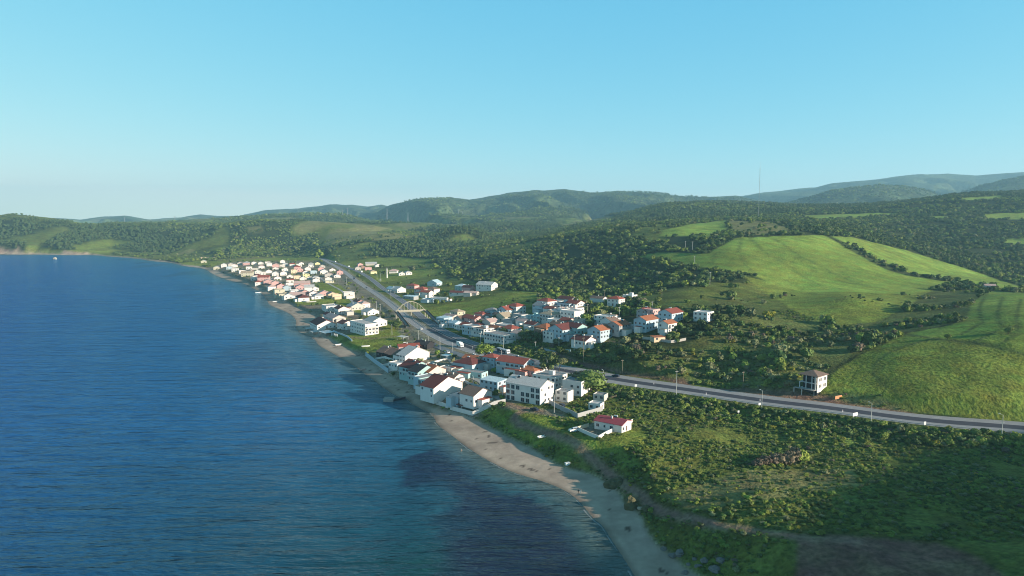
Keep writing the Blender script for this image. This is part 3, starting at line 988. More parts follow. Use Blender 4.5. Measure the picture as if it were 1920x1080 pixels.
p, a = on_road(offset(RS_, -1.2), 863); truck(p, a + math.pi, "white box truck on the near carriageway, left of the round green tree", 7.5)
p, a = on_road(offset(RI_, -1.0), 946); truck(p, a + math.pi, "long truck with white cab and dark trailer side on the inland carriageway", 14, "trailer_truck", M_SILVER, M_DKCAR, M_WHITE, tank=True)
p, a = on_road(offset(RI_, -1.8), 678); truck(p, a, "white van-bodied truck on the far bend of the inland carriageway, near the minaret", 7, H=3.4)
p, a = on_road(offset(RI_, -1.5), 654); truck(p, a, "small white truck far along the inland carriageway, beyond the green median tip", 6, H=3.2)
p, a = on_road(offset(RI_, -1.5), 629); truck(p, a, "farthest white truck where the highway enters the wooded hills", 6, H=3.2)
p, a = on_road(RS_ * 1.0, 664); truck(p, a + math.pi, "dark truck on the seaward carriageway beside the grassy median start", 6, "box_truck", M_DKCAR, M_DKCAR, M_DKCAR, H=3.0)
p, a = on_road(offset(RS_, 1.6), 790); car(p, a, M_WHITE, "white car on the seaward carriageway between footbridge and white truck", "passing_car")
p, a = on_road(offset(RS_, 1.0), 687); car(p, a, M_DKCAR, "dark car alone on the seaward carriageway beyond the arched footbridge", "passing_car")
p, a = on_road(offset(RI_, 1.6), 1149); car(p, a, M_DKCAR, "dark car on the inland carriageway right of the big leafy tree and lamp post", "passing_car")
def put(px, py):
    return hits([(px, py)])[0]
def pv(px, py, dz=0.0):
    h = put(px, py)
    return Vector((h[0], h[1], h[2] + dz))
car(pv(1076,809), math.radians(200), M_WHITE, "white estate car parked at the yard wall of the crimson-roofed bungalow", suv=True)
car(pv(712,526,.1), math.radians(170), M_WHITE, "white car parked by the roadside trees below the minaret")
for q, pt, lb in (((884,633), M_SILVER, "silver car parked under the bushes beside the inland carriageway, left one"), ((913,647), M_SILVER, "silver car parked under the bushes beside the inland carriageway, right one"),
                  ((838,662), M_WHITE, "white car parked on the slip road behind the white pavilion"), ((1052,762), M_DKCAR, "dark car parked in the yard between the white cubic house and grey wall"),
                  ((1002,770), M_DKCAR, "dark car parked before the three-storey white block")):
    car(pv(*q, .12), math.radians(130), pt, lb)

# ------------------------------------------------------------------ arched footbridge
M_CREAM = basic("cream_painted_steel", (0.46, 0.42, 0.33), 0.6, 0.08, 0.5)
M_BROWN = basic("brown_railing", (0.10, 0.055, 0.045), 0.7, 0.1, 0.8)
def footbridge():
    A, B = Vector(at_z(743, 597, 7)), Vector(at_z(797.5, 594.5, 7))
    LA, LB = Vector(at_z(765, 614, 7)), Vector(at_z(824, 610, 7))
    r = bpy.data.objects.new("footbridge", None)
    COL.objects.link(r)
    r.location = A
    tag(r, "cream steel footbridge with a high arch and long ramps over the highway", "footbridge")
    H = 6.2
    u = (B - A)
    u.z = 0
    w = Vector((-u.y, u.x, 0)).normalized() * 1.5
    a0, b0 = Vector((0, 0, H)), u + Vector((0, 0, H))
    m = MB()
    m.slab([a0 - w, b0 - w, b0 + w, a0 + w], 0.5)
    m.build("deck", [M_CREAM], r)
    for s in (-1, 1):
        m = MB()
        pts = []
        n = 18
        for i in range(n + 1):
            t = i / n
            pts.append(a0 + u * t + w * s + Vector((0, 0, 9.0 * 4 * t * (1 - t) * (0.25 + 0.75) ** 1)))
        for i in range(n):
            m.tube(pts[i], pts[i+1], 0.20, n=6)
        m.build("arch", [M_CREAM], r)
        for i in range(3, n - 2, 2):
            h = MB()
            base = a0 + u * (i / n) + w * s
            h.tube(base, pts[i], 0.10, n=5)
            h.build("hanger", [M_CREAM], r)
        m = MB()
        m.slab([a0 + w*s*1.02 + Vector((0,0,1.1)), b0 + w*s*1.02 + Vector((0,0,1.1)), b0 + w*s*1.1 + Vector((0,0,1.1)), a0 + w*s*1.1 + Vector((0,0,1.1))], 0.9)
        m.build("railing", [M_CREAM], r)
    for t in (0.0, 1.0, 0.52):
        m = MB()
        c = u * t
        m.box(c.x - .45, c.y - .45, -1.0, c.x + .45, c.y + .45, H - .5)
        m.build("pier", [M_CREAM], r)
    for top, foot in ((a0, LA - A), (b0, LB - A)):
        foot = Vector((foot.x, foot.y, 0.3))
        d = foot - top
        q = Vector((-d.y, d.x, 0)).normalized() * 1.4
        m = MB()
        m.slab([top - q, foot - q, foot + q, top + q], 0.45)
        m.build("ramp", [M_CONC], r)
        for s in (-1, 1):
            m = MB()
            z = Vector((0, 0, 1.1))
            m.slab([top + q*s + z, foot + q*s + z, foot + q*s*1.12 + z, top + q*s*1.12 + z], 1.15)
            m.build("railing", [M_BROWN], r)
        for i in range(1, 6):
            m = MB()
            c = top + d * (i / 6.5)
            m.box(c.x - .3, c.y - .3, -1.0, c.x + .3, c.y + .3, c.z - .45)
            m.build("pier", [M_CREAM], r)
footbridge()

# ------------------------------------------------------------------ poles, masts, signs
M_POLE = basic("pole_grey", (0.50, 0.50, 0.48), 0.7, 0.08, 0.5)
M_WOOD = basic("pole_wood", (0.30, 0.24, 0.17), 0.85, 0.15, 0.7)
M_SIGN = basic("sign_white", (0.80, 0.80, 0.80), 0.6, 0.03, 1.0)
def hgt(px, base, top):
    h = put(px, base)
    dep = h[1] * CT - (h[2] - CAM_H) * ST
    return h, (base - top) / F * dep
def lamp_post(px, base, top, label, toward=math.pi/2):
    h, H = hgt(px, base, top)
    r = bpy.data.objects.new("street_lamp", None)
    COL.objects.link(r)
    r.location = h
    r.rotation_euler = (0, 0, toward)
    tag(r, label, "street lamp", "street lamps along the highway")
    m = MB(); m.tube((0,0,-.5), (0,0,H), .16, .10, 8); m.build("post", [M_POLE], r)
    m = MB(); m.tube((0,0,H-.1), (1.3,0,H+.15), .05, .05, 6); m.build("arm", [M_POLE], r)
    m = MB(); m.box(1.1,-.16,H+.06,1.9,.16,H+.20); m.build("lamp_head", [M_LAMP], r)
def utility_pole(px, base, top, label, wood=False, cross=True):
    h, H = hgt(px, base, top)
    r = bpy.data.objects.new("utility_pole", None)
    COL.objects.link(r)
    r.location = h
    r.rotation_euler = (0, 0, 0.5)
    tag(r, label, "utility pole", "utility poles")
    mt = M_WOOD if wood else M_POLE
    m = MB(); m.tube((0,0,-.5), (0,0,H), .17, .11, 7); m.build("post", [mt], r)
    if cross:
        m = MB(); m.box(-.9,-.06,H-.55,.9,.06,H-.42); m.build("crossarm", [mt], r)
        m = MB()
        for x in (-.8, 0, .8):
            m.tube((x,0,H-.42), (x,0,H-.2), .05, .05, 5)
        m.build("insulator", [M_SIGN], r)
LAMPS = [(1131,723,693.5,"on the near road edge between the leafy tree and dark car"),(1428,766.5,731.5,"by the highway straight above the roadside bushes with the small white sign"),(1633,792,755,"on the near road edge just right of the white direction sign"),
 (1878,820,777,"at the road edge near the right end of the highway"),(1025.6,702,674,"rising behind the dark tree beside the terracotta terrace"),(940,672,656,"at the median behind the trailer truck"),(886.5,668,650,"beside the highway just left of the round green tree"),
 (849,670,643,"beside the slip road below the white box truck"),(825,656,633,"standing above the dark ruined shed"),(803,647,630,"left of the dark ruined shed at the road edge"),(785,637,620,"at the road edge below the foot of the left bridge ramp"),(735,628,609,"in the lane right of the apartment building"),
 (1039,775,741,"on the lane corner before the white cubic house"),(888,727,706,"in the lane above the brown-roofed white house"),(842,707,686,"between the seafront houses and long white hall")]
for a_, b_, c_, lb in LAMPS:
    lamp_post(a_, b_, c_, "grey street lamp " + lb, 1.9)
UPS = [(1268,743,694,"tall pale pole on the near edge of the highway, tallest along the road",0),(1393,727,696,"pale pole standing in the dark scrub above the earth bank",1),(1526,742,707,"pale pole in front of the unfinished two-storey house",0),(1094,679,632,"tall wooden pole on the slope above the pine tree",1),
 (1167,700,674,"wooden pole at the foot of the scrub slope above the dark car",1),(1076.5,657,627,"tall pale pole left of the dark-red roofed bungalow",0),(1048,652,632,"pale pole before the pale-blue gabled house",0),(1004,655,640,"short pole in the shaded verge behind the two trees",0),(944,656,634,"pole before the balconied two-storey house by the highway",0),
 (901,645,624,"pole among roadside bushes above the parked silver cars",0),(841.5,615,591,"pale pole at the first village houses right of the bridge ramp",0),(942,748,720,"pale pole left of the three-storey white block",0),(1161,595,575,"pole on the grassy slope below the red-roofed villa",0),(1133,560,544,"pole at the wood edge left of the red-roofed villa",1),
 (1102,586,570,"pole between the terraced white houses and open slope",0),(1241,557,542,"short wooden pole on the grassy shoulder above the village",1),(1223,581,565,"pole directly behind the pink house",0),(1331,534,510,"tall pole with stay at the foot of the light green field",0),(1285,470,452,"left one of two short poles amid the hedge left of the field",0),
 (1298,470,453,"right one of two short poles amid the hedge left of the field",0),(1302,498,480,"pole on the lower left of the light green field",0),(971,500,486,"lone pale pole on the dark wooded slope",0),(1728,472,458,"slim pole at the wood edge right of the pale field",1),(706,581,565,"pole by the road verge behind the curved white house",0),(713,582,570,"shorter pole by the road verge behind the curved white house",0),
 (650,535,520,"slim pole at the road verge beside the far village meadow",0),(714,528,513,"pole left of the minaret base, nearer one",0),(707,524,510,"pole left of the minaret base, farther one",0),(733,560,544,"pole in front of the twin white roofs by the inland carriageway",0),(1683/2,0,0,"",0)]
for a_, b_, c_, lb, w_ in UPS:
    if b_:
        utility_pole(a_, b_, c_, lb, bool(w_))

def pylon(px, base, top, Y, label):
    X = at_y(px, base, Y)
    z0 = h1(X[0], Y)
    p = at_y(px, base, Y)
    H = (base - top) / F * Y
    m = MB()
    for sx in (-1, 1):
        for sy in (-1, 1):
            m.tube((sx*4, sy*4, min(z0 - p[2], 0) - 2), (sx*.8, sy*.8, H*.75), .55, .4, 4)
            m.tube((sx*.8, sy*.8, H*.75), (0, 0, H), .4, .25, 4)
    n = 6
    for i in range(n):
        t, t2 = i / n, (i + 1) / n
        a1, a2 = 4 - 3.2*t, 4 - 3.2*t2
        for s in (-1, 1):
            m.tube((-a1*s, -a1, H*.75*t), (a2*s, -a2, H*.75*t2), .22, n=4)
            m.tube((-a1, -a1*s, H*.75*t), (-a2, a2*s, H*.75*t2), .22, n=4)
    r = bpy.data.objects.new("power_pylon", None)
    COL.objects.link(r)
    r.location = p
    tag(r, label, "pylon", "power pylons across the valley")
    m.build("tower", [M_STEEL], r)
    for z in (.78, .9):
        c = MB(); c.box(-7, -.35, H*z, 7, .35, H*z + .7); c.build("crossarm", [M_STEEL], r)
for i, (a_, b_, c_, Y, lb) in enumerate([(643,414,393,3300,"left one of the tall pylon pair above the dark wooded ridge"),(652,413,389,3300,"right one of the tall pylon pair above the dark wooded ridge"),(726,408,390,3700,"lone broad pylon before the left foot of the blue mountain"),(765,412,398,3700,"small pylon in the valley right of the broad one"),
   (860,408,391,3800,"left tall pylon of the trio below the mountain's middle"),(865,408,396,3900,"middle short pylon of the trio below the mountain's middle"),(867,408,396,4000,"right short pylon of the trio below the mountain's middle"),(931,411,399,3900,"left pylon of the pair right of the trio"),(935,411,400,4000,"right pylon of the pair right of the trio"),
   (953,413,403,4000,"low pylon farthest right in the valley line"),(234,418,407,4200,"faint pylon on the low blue hill at far left"),(312,420,410,4200,"faint pylon left of the small pointed far hill"),(328,414,405,4600,"thin pylon on the saddle by the small pointed far hill")]):
    pylon(a_, b_, c_, Y, "grey lattice " + lb if "pylon" in lb else lb + " of lattice pylons")
# guyed mast
h = at_y(1422, 408, 1500)
h[2] = h1(h[0], h[1])
H = (399 - 305) / F * 1500 + (CAM_H + (412 - 399) / F * 1500 - h[2])
r = bpy.data.objects.new("radio_mast", None); COL.objects.link(r); r.location = h
tag(r, "very tall slim radio mast standing on the wooded ridge against the sky", "mast")
m = MB()
for i in range(3):
    a_ = i * 2.094
    m.tube((.5*math.cos(a_), .5*math.sin(a_), -2), (.5*math.cos(a_), .5*math.sin(a_), H*.88), .10, n=4)
for i in range(40):
    z = H * .88 * i / 40
    for k_ in range(3):
        a_, b_ = k_ * 2.094, (k_ + 1) * 2.094
        m.tube((.5*math.cos(a_), .5*math.sin(a_), z), (.5*math.cos(b_), .5*math.sin(b_), z + H*.88/40), .05, n=3)
m.build("tower", [M_STEEL], r)
m = MB(); m.tube((0,0,H*.86), (0,0,H), .14, .08, 5); m.build("antenna", [M_STEEL], r)
m = MB(); m.tube((-1.6,0,H*.86), (.5,0,H*.86), .15, n=4); m.build("bracket", [M_STEEL], r)
for i in range(3):
    a_ = i * 2.094 + .4
    m = MB(); m.tube((30*math.cos(a_), 30*math.sin(a_), -3), (0,0,H*.7), .03, n=3); m.build("guy_wire", [M_STEEL], r)

def board_sign(px, py, w, hh, z, label, mat=M_SIGN, legs=2, name="road_sign", ang=0.2, text=None):
    p = pv(px, py)
    r = bpy.data.objects.new(name, None); COL.objects.link(r); r.location = p; r.rotation_euler = (0,0,ang)
    tag(r, label, "sign")
    m = MB(); m.box(-w/2, -.06, z, w/2, .06, z + hh); m.build("board", [mat], r)
    for i in range(legs):
        x = (i - (legs-1)/2) * w * .6
        m = MB(); m.tube((x, .1, -.5), (x, .1, z + hh*.8), .06, n=5); m.build("post", [M_POLE], r)
board_sign(1603, 787, 3.2, 1.5, 1.7, "white rectangular direction sign on posts at the near road edge", ang=.5)
board_sign(1572, 750, 5.0, 1.6, .6, "orange and white hoarding lying in the meadow below the unfinished house", basic("orange_board", (.62,.27,.13), .7), ang=.5)
board_sign(1384.5, 778, .9, .9, 1.2, "small white sign on a single post down in the scrub", legs=1)
board_sign(1424, 762, 1.1, 1.1, .6, "round white road sign beside the lamp post above the scrub", legs=1)
board_sign(1734, 799, 1.0, 1.4, .6, "white plate on the guardrail near the right end of the road", legs=1)
board_sign(1192, 727, 1.2, 1.2, .6, "round white road sign at the near edge right of the leafy tree", legs=1)
board_sign(1136, 719, 1.0, 1.0, .6, "small white road sign beside the lamp post by the leafy tree", legs=1)
for i, (a_, b_, lb) in enumerate([(1226,721,"white marker post on the far road edge above the tall pale pole, left"),(1324,740.5,"white marker post in the median right of the tall pale pole"),(1425,752,"white marker post in the median above the round sign"),(1580,773,"white marker post in the median above the direction sign"),(1081,698,"white marker post behind the pine tree on the median")]):
    p = pv(a_, b_)
    m = MB(); m.box(-.14,-.08,-.2,.14,.08,1.15); m.box(-.145,-.085,.85,.145,.085,1.0,1)
    tag(m.build("marker_post", [M_SIGN, M_REDP], None, p), lb, "marker post")

# ------------------------------------------------------------------ buildings
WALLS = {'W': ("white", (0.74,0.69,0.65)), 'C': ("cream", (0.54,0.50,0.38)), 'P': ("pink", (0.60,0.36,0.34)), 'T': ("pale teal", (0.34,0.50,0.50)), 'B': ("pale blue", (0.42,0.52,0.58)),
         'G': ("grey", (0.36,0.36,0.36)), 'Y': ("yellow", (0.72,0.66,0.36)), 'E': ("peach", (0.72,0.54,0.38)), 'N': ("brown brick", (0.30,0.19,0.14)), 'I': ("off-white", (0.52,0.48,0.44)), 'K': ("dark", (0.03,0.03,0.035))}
ROOFS = {'R': ("red", (0.32,0.085,0.062)), 'D': ("dark red", (0.17,0.05,0.045)), 'O': ("orange", (0.42,0.15,0.075)), 'G': ("grey", (0.30,0.30,0.31)), 'W': ("white", (0.50,0.50,0.50)), 'L': ("light blue", (0.45,0.60,0.68)),
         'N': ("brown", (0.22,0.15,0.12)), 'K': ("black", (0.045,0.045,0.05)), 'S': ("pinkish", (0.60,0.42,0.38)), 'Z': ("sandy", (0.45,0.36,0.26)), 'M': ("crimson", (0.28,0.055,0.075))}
MW = {k_: basic("wall_" + v[0].replace(" ", "_"), v[1], 0.9, 0.07, 0.5, rand=0.05, streak=True) for k_, v in WALLS.items()}
def tile_mat(name, col):
    m = basic(name, col, 0.85, 0.22, 1.6, rand=0.10)
    nt = m.node_tree
    b = nt.nodes["Principled BSDF"]
    tc = N(nt, "ShaderNodeTexCoord")
    wv = N(nt, "ShaderNodeTexWave")
    wv.inputs["Scale"].default_value = 1.4
    wv.inputs["Distortion"].default_value = 0.6
    nt.links.new(tc.outputs["Object"], wv.inputs["Vector"])
    bp = N(nt, "ShaderNodeBump")
    bp.inputs["Distance"].default_value = 0.05
    nt.links.new(wv.outputs[0], bp.inputs["Height"])
    nt.links.new(bp.outputs[0], b.inputs["Normal"])
    return m
MR = {k_: tile_mat("roof_" + v[0].replace(" ", "_"), v[1]) for k_, v in ROOFS.items()}
M_DOOR = basic("door_wood", (0.12, 0.07, 0.05), 0.7)
M_FRAME = basic("window_frame", (0.55, 0.55, 0.55), 0.6)
M_TRIM = basic("white_trim", (0.55, 0.55, 0.54), 0.8)
_wm = {}
def win_mesh(w, h):
    key = (round(w, 1), round(h, 1))
    if key not in _wm:
        m = MB()      # faces -y, sits on the wall plane
        m.box(-w/2-.08, -.05, -h/2-.08, w/2+.08, -.003, -h/2, 0)
        m.box(-w/2-.08, -.05, h/2, w/2+.08, -.003, h/2+.08, 0)
        m.box(-w/2-.08, -.05, -h/2, -w/2, -.003, h/2, 0)
        m.box(w/2, -.05, -h/2, w/2+.08, -.003, h/2, 0)
        if w > .8:
            m.box(-.03, -.05, -h/2, .03, -.03, h/2, 0)
        m.box(-w/2, -.028, -h/2, w/2, -.003, h/2, 1)
        _wm[key] = m.mesh("window", [M_FRAME, M_GLASS])
    return _wm[key]
def door_mesh():
    m = MB()
    m.box(-.5, -.06, 0, .5, -.004, 2.1, 0)
    m.box(.35, -.1, 1.0, .42, -.06, 1.1, 1)
    return m.mesh("door", [M_DOOR, M_STEEL])
DOOR = door_mesh()
FSH = 2.85
def roof_mesh(kind, w, d, z, rise, mat, trim):
    m = MB()
    o, t = .45, .16
    if kind == 'gx':
        k_ = rise / (d/2)
        for s in (-1, 1):
            e = (d/2 + o)
            pts = [(-w/2-o, 0, z+rise+t), (w/2+o, 0, z+rise+t), (w/2+o, s*e, z+rise+t-k_*e), (-w/2-o, s*e, z+rise+t-k_*e)]
            m.slab(pts if s < 0 else pts[::-1], t)
    elif kind == 'gy':
        k_ = rise / (w/2)
        for s in (-1, 1):
            e = (w/2 + o)
            pts = [(0, -d/2-o, z+rise+t), (0, d/2+o, z+rise+t), (s*e, d/2+o, z+rise+t-k_*e), (s*e, -d/2-o, z+rise+t-k_*e)]
            m.slab(pts if s > 0 else pts[::-1], t)
    elif kind == 'hip':
        a, b = w/2+o, d/2+o
        if w >= d:
            r = w/2 - d/2
            A, B = (-r, 0, z+rise+.1), (r, 0, z+rise+.1)
        else:
            r = d/2 - w/2
            A, B = (0, -r, z+rise+.1), (0, r, z+rise+.1)
        c = [(-a,-b,z+.1),(a,-b,z+.1),(a,b,z+.1),(-a,b,z+.1)]
        vs = c + [A, B] + [(p[0], p[1], z-.06) for p in c]
        if w >= d:
            fs = [(0,1,5,4),(2,3,4,5),(1,2,5),(3,0,4)]
        else:
            fs = [(1,2,5,4),(3,0,4,5),(0,1,4),(2,3,5)]
        fs += [(6,7,1,0),(7,8,2,1),(8,9,3,2),(9,6,0,3),(9,8,7,6)]
        m.add(vs, fs)
    elif kind == 'shed':
        a, b = w/2+o*.6, d/2+o*.6
        m.slab([(-a,-b,z+.12),(a,-b,z+.12),(a,b,z+rise*.6+.12),(-a,b,z+rise*.6+.12)], t)
    elif kind == 'flat':
        m.box(-w/2+.2, -d/2+.2, z-.35, w/2-.2, d/2-.2, z-.2, 0)
    return m.mesh("roof", [mat])
def wall_mesh(kind, w, d, z, rise, mat, found=1.6):
    m = MB()
    h = z
    m.box(-w/2, -d/2, -found, w/2, d/2, h - (.5 if kind == 'flat' else 0))
    if kind == 'gx':
        for s in (-1, 1):
            x0, x1 = (w/2-.25, w/2) if s > 0 else (-w/2, -w/2+.25)
            m.add([(x0,-d/2,h),(x0,d/2,h),(x0,0,h+rise),(x1,-d/2,h),(x1,d/2,h),(x1,0,h+rise)], [(0,2,1),(3,4,5),(0,3,5,2),(1,2,5,4)])
    elif kind == 'gy':
        for s in (-1, 1):
            y0, y1 = (d/2-.25, d/2) if s > 0 else (-d/2, -d/2+.25)
            m.add([(-w/2,y0,h),(w/2,y0,h),(0,y0,h+rise),(-w/2,y1,h),(w/2,y1,h),(0,y1,h+rise)], [(0,1,2),(3,5,4),(0,2,5,3),(1,4,5,2)])
    elif kind == 'shed':
        m.add([(-w/2,-d/2,h),(w/2,-d/2,h),(w/2,d/2,h),(-w/2,d/2,h),(w/2,d/2,h+rise*.6),(-w/2,d/2,h+rise*.6)], [(1,2,4),(0,5,3),(2,3,5,4),(0,1,4,5)])
    elif kind == 'flat':
        t = .22
        zz = h - .5
        m.box(-w/2, -d/2, zz, w/2, -d/2+t, h+.25)
        m.box(-w/2, d/2-t, zz, w/2, d/2, h+.25)
        m.box(-w/2, -d/2+t, zz, -w/2+t, d/2-t, h+.25)
        m.box(w/2-t, -d/2+t, zz, w/2, d/2-t, h+.25)
    return m.mesh("wall", [mat])

PLACES = []
def house(px, py, w, d, ang, st, kind, wc, rc, label, opts="", cat="house", name="house", group=None, seed=0, xy=None):
    if xy is None:
        p = put(px, py)
    else:
        p = np.array([xy[0], xy[1], h1(*xy)])
    D = p[1]
    ca, sa = math.cos(math.radians(ang)), math.sin(math.radians(ang))
    cs = np.array([(p[0] + ca*a*w/2 - sa*b*d/2, p[1] + sa*a*w/2 + ca*b*d/2) for a in (-1,1) for b in (-1,1)])
    zs = height(cs[:, 0], cs[:, 1])
    z0 = float(np.clip(zs.mean(), p[2] - 1.5, p[2] + 1.5)) if False else float(0.5 * zs.mean() + 0.5 * zs.max())
    R = random.Random(int(px * 31 + py * 17 + seed))
    r = bpy.data.objects.new(name, None)
    COL.objects.link(r)
    r.location = (p[0], p[1], z0)
    r.rotation_euler = (0, 0, math.radians(ang))
    tag(r, label, cat, group)
    PLACES.append((p[0], p[1], max(w, d) * .5, ca, sa, w/2 + .8, d/2 + .8))
    h = st * FSH + .3
    span = d if kind == 'gx' else w if kind == 'gy' else min(w, d)
    rise = span/2 * (math.tan(math.radians(24 if kind != 'shed' else 12)))
    if 'f' in opts: rise *= .6
    wall = link("wall", wall_mesh(kind, w, d, h, rise, MW[wc], 2.2 if D < 900 else 3.5), r)
    roof = link("roof", roof_mesh(kind, w, d, h, rise, MR[rc], M_TRIM), r)
    near = D < 620
    # windows
    n_st = max(1, int(round(st)))
    sides = [(0, -1, w, d/2), (1, 0, d, w/2), (0, 1, w, d/2), (-1, 0, d, w/2)]
    for k_, (nx, ny, Ls, off) in enumerate(sides):
        wx, wy = ca*nx - sa*ny, sa*nx + ca*ny
        facing = -(wx*p[0] + wy*p[1]) > 0
        if not facing and (not near or k_ in (2,)):
            continue
        if 'n' in opts and k_ == 1:
            continue
        if D > 1250 and (k_ != 1 or R.random() < .4):
            continue
        nwin = max(1, int(Ls / (3.0 if near else 3.6)))
        for s in range(n_st):
            if st - s < .7 and s > 0:
                continue
            used_bal = ('b' in opts and k_ == 0 and s >= 1) or ('B' in opts and k_ == 1 and s >= 1)
            if used_bal:
                # balcony with its dark opening
                bl = MB()
                L2 = Ls * .42
                zf = s * FSH + .35
                bl.box(-L2, -1.3, zf - .15, L2, -.01, zf, 0)
                bl.box(-L2, -1.3, zf, L2, -1.2, zf + .9, 0)
                bl.box(-L2, -1.2, zf, -L2 + .1, -.01, zf + .9, 0)
                bl.box(L2 - .1, -1.2, zf, L2, -.01, zf + .9, 0)
                ob = bl.build("balcony", [M_TRIM], r)
                a_ = math.atan2(ny, nx) + math.pi/2
                ob.rotation_euler = (0, 0, a_)
                ob.location = (nx*off, ny*off, 0)
            for i in range(nwin):
                t = ((i + .5) / nwin - .5) * Ls
                if R.random() < (.12 if near else .3):
                    continue
                big = used_bal or ('g' in opts and k_ == 0)
                ww, hh = (2.0, 2.0) if big else ((1.3, 1.25) if R.random() < .75 else (.8, 1.0))
                isdoor = (s == 0 and i == nwin // 2 and k_ == (0 if R.random() < .5 else 1) and near)
                me = DOOR if isdoor else win_mesh(min(ww, Ls/nwin - .5) if Ls/nwin > 1.6 else .8, hh)
                z = .15 if isdoor else s*FSH + (1.25 if big else 1.65)
                o = link("door" if isdoor else "window", me, r)
                o.rotation_euler = (0, 0, math.atan2(ny, nx) + math.pi/2)
                tx, ty = -ny, nx
                o.location = (nx*off + tx*t, ny*off + ty*t, z)
    if D < 900 and 'n' not in opts and cat == "house" and R.random() < .75:
        m = MB()
        s_ = -1 if R.random() < .5 else 1
        aw, ad, ah = w * R.uniform(.4, .6), R.uniform(2.5, 4), R.uniform(2.4, 3.0)
        cx = R.uniform(-.2, .2) * w
        if R.random() < .5:
            x0, x1, y0, y1 = cx - aw/2, cx + aw/2, -d/2 - ad, -d/2 - .003
        else:
            x0, x1, y0, y1 = w/2 + .003, w/2 + ad, -d*.3, d*.3
        m.box(x0, y0, -2, x1, y1, ah, 0)
        m.box(x0 - .15, y0 - .15, ah + .002, x1 - .0, y1 - .0, ah + .18, 1)
        m.build("annex", [MW[wc if R.random() < .5 else 'W'], MR[R.choice('GWRZ')]], r)
    # chimney, water tank, awning
    if kind in ('gx', 'gy', 'hip') and D < 1200 and R.random() < .75:
        m = MB()
        cx, cy = R.uniform(-w*.25, w*.25), R.uniform(-d*.2, d*.2)
        rz = h + rise * (1 - abs(cy)/(d/2) if kind == 'gx' else 1 - abs(cx)/(w/2)) if kind != 'hip' else h + rise*.3
        m.box(cx-.3, cy-.3, rz-.4, cx+.3, cy+.3, rz+1.1)
        m.box(cx-.38, cy-.38, rz+1.1, cx+.38, cy+.38, rz+1.22)
        m.build("chimney", [M_TRIM], roof)
    if kind == 'flat' and near and 'q' not in opts:
        m = MB()
        cx, cy = R.uniform(-w*.25, w*.25), R.uniform(0, d*.3)
        m.box(cx-1.4, cy-1.2, h-.2, cx+1.4, cy+1.2, h+1.9)
        m.build("stair_house", [MW[wc]], r)
    if near and R.random() < .55 and kind != 'flat' or 't' in opts:
        m = MB()     # solar water heater: tank on a tilted collector
        cx, cy = R.uniform(-w*.3, w*.1), R.uniform(-d*.1, d*.3)
        zz = h + rise * .75 if kind != 'flat' else h
        m.tube((cx-.8, cy, zz+.9), (cx+.8, cy, zz+.9), .3, n=8, m=0)
        m.slab([(cx-.8,cy-1.3,zz+.1),(cx+.8,cy-1.3,zz+.1),(cx+.8,cy-.2,zz+.8),(cx-.8,cy-.2,zz+.8)], .08, 1)
        m.build("water_heater", [M_WHITE, M_GLASS], roof)
    if 'a' in opts:
        m = MB()
        m.slab([(-w*.4,-d/2-2.6,2.3),(w*.4,-d/2-2.6,2.3),(w*.4,-d/2-.01,2.7),(-w*.4,-d/2-.01,2.7)], .1)
        m.build("awning", [M_TRIM], r)
        for x in (-w*.38, w*.38):
            m = MB(); m.box(x-.07,-d/2-2.5,-.5,x+.07,-d/2-2.36,2.25); m.build("awning_post", [M_TRIM], r)
    return r

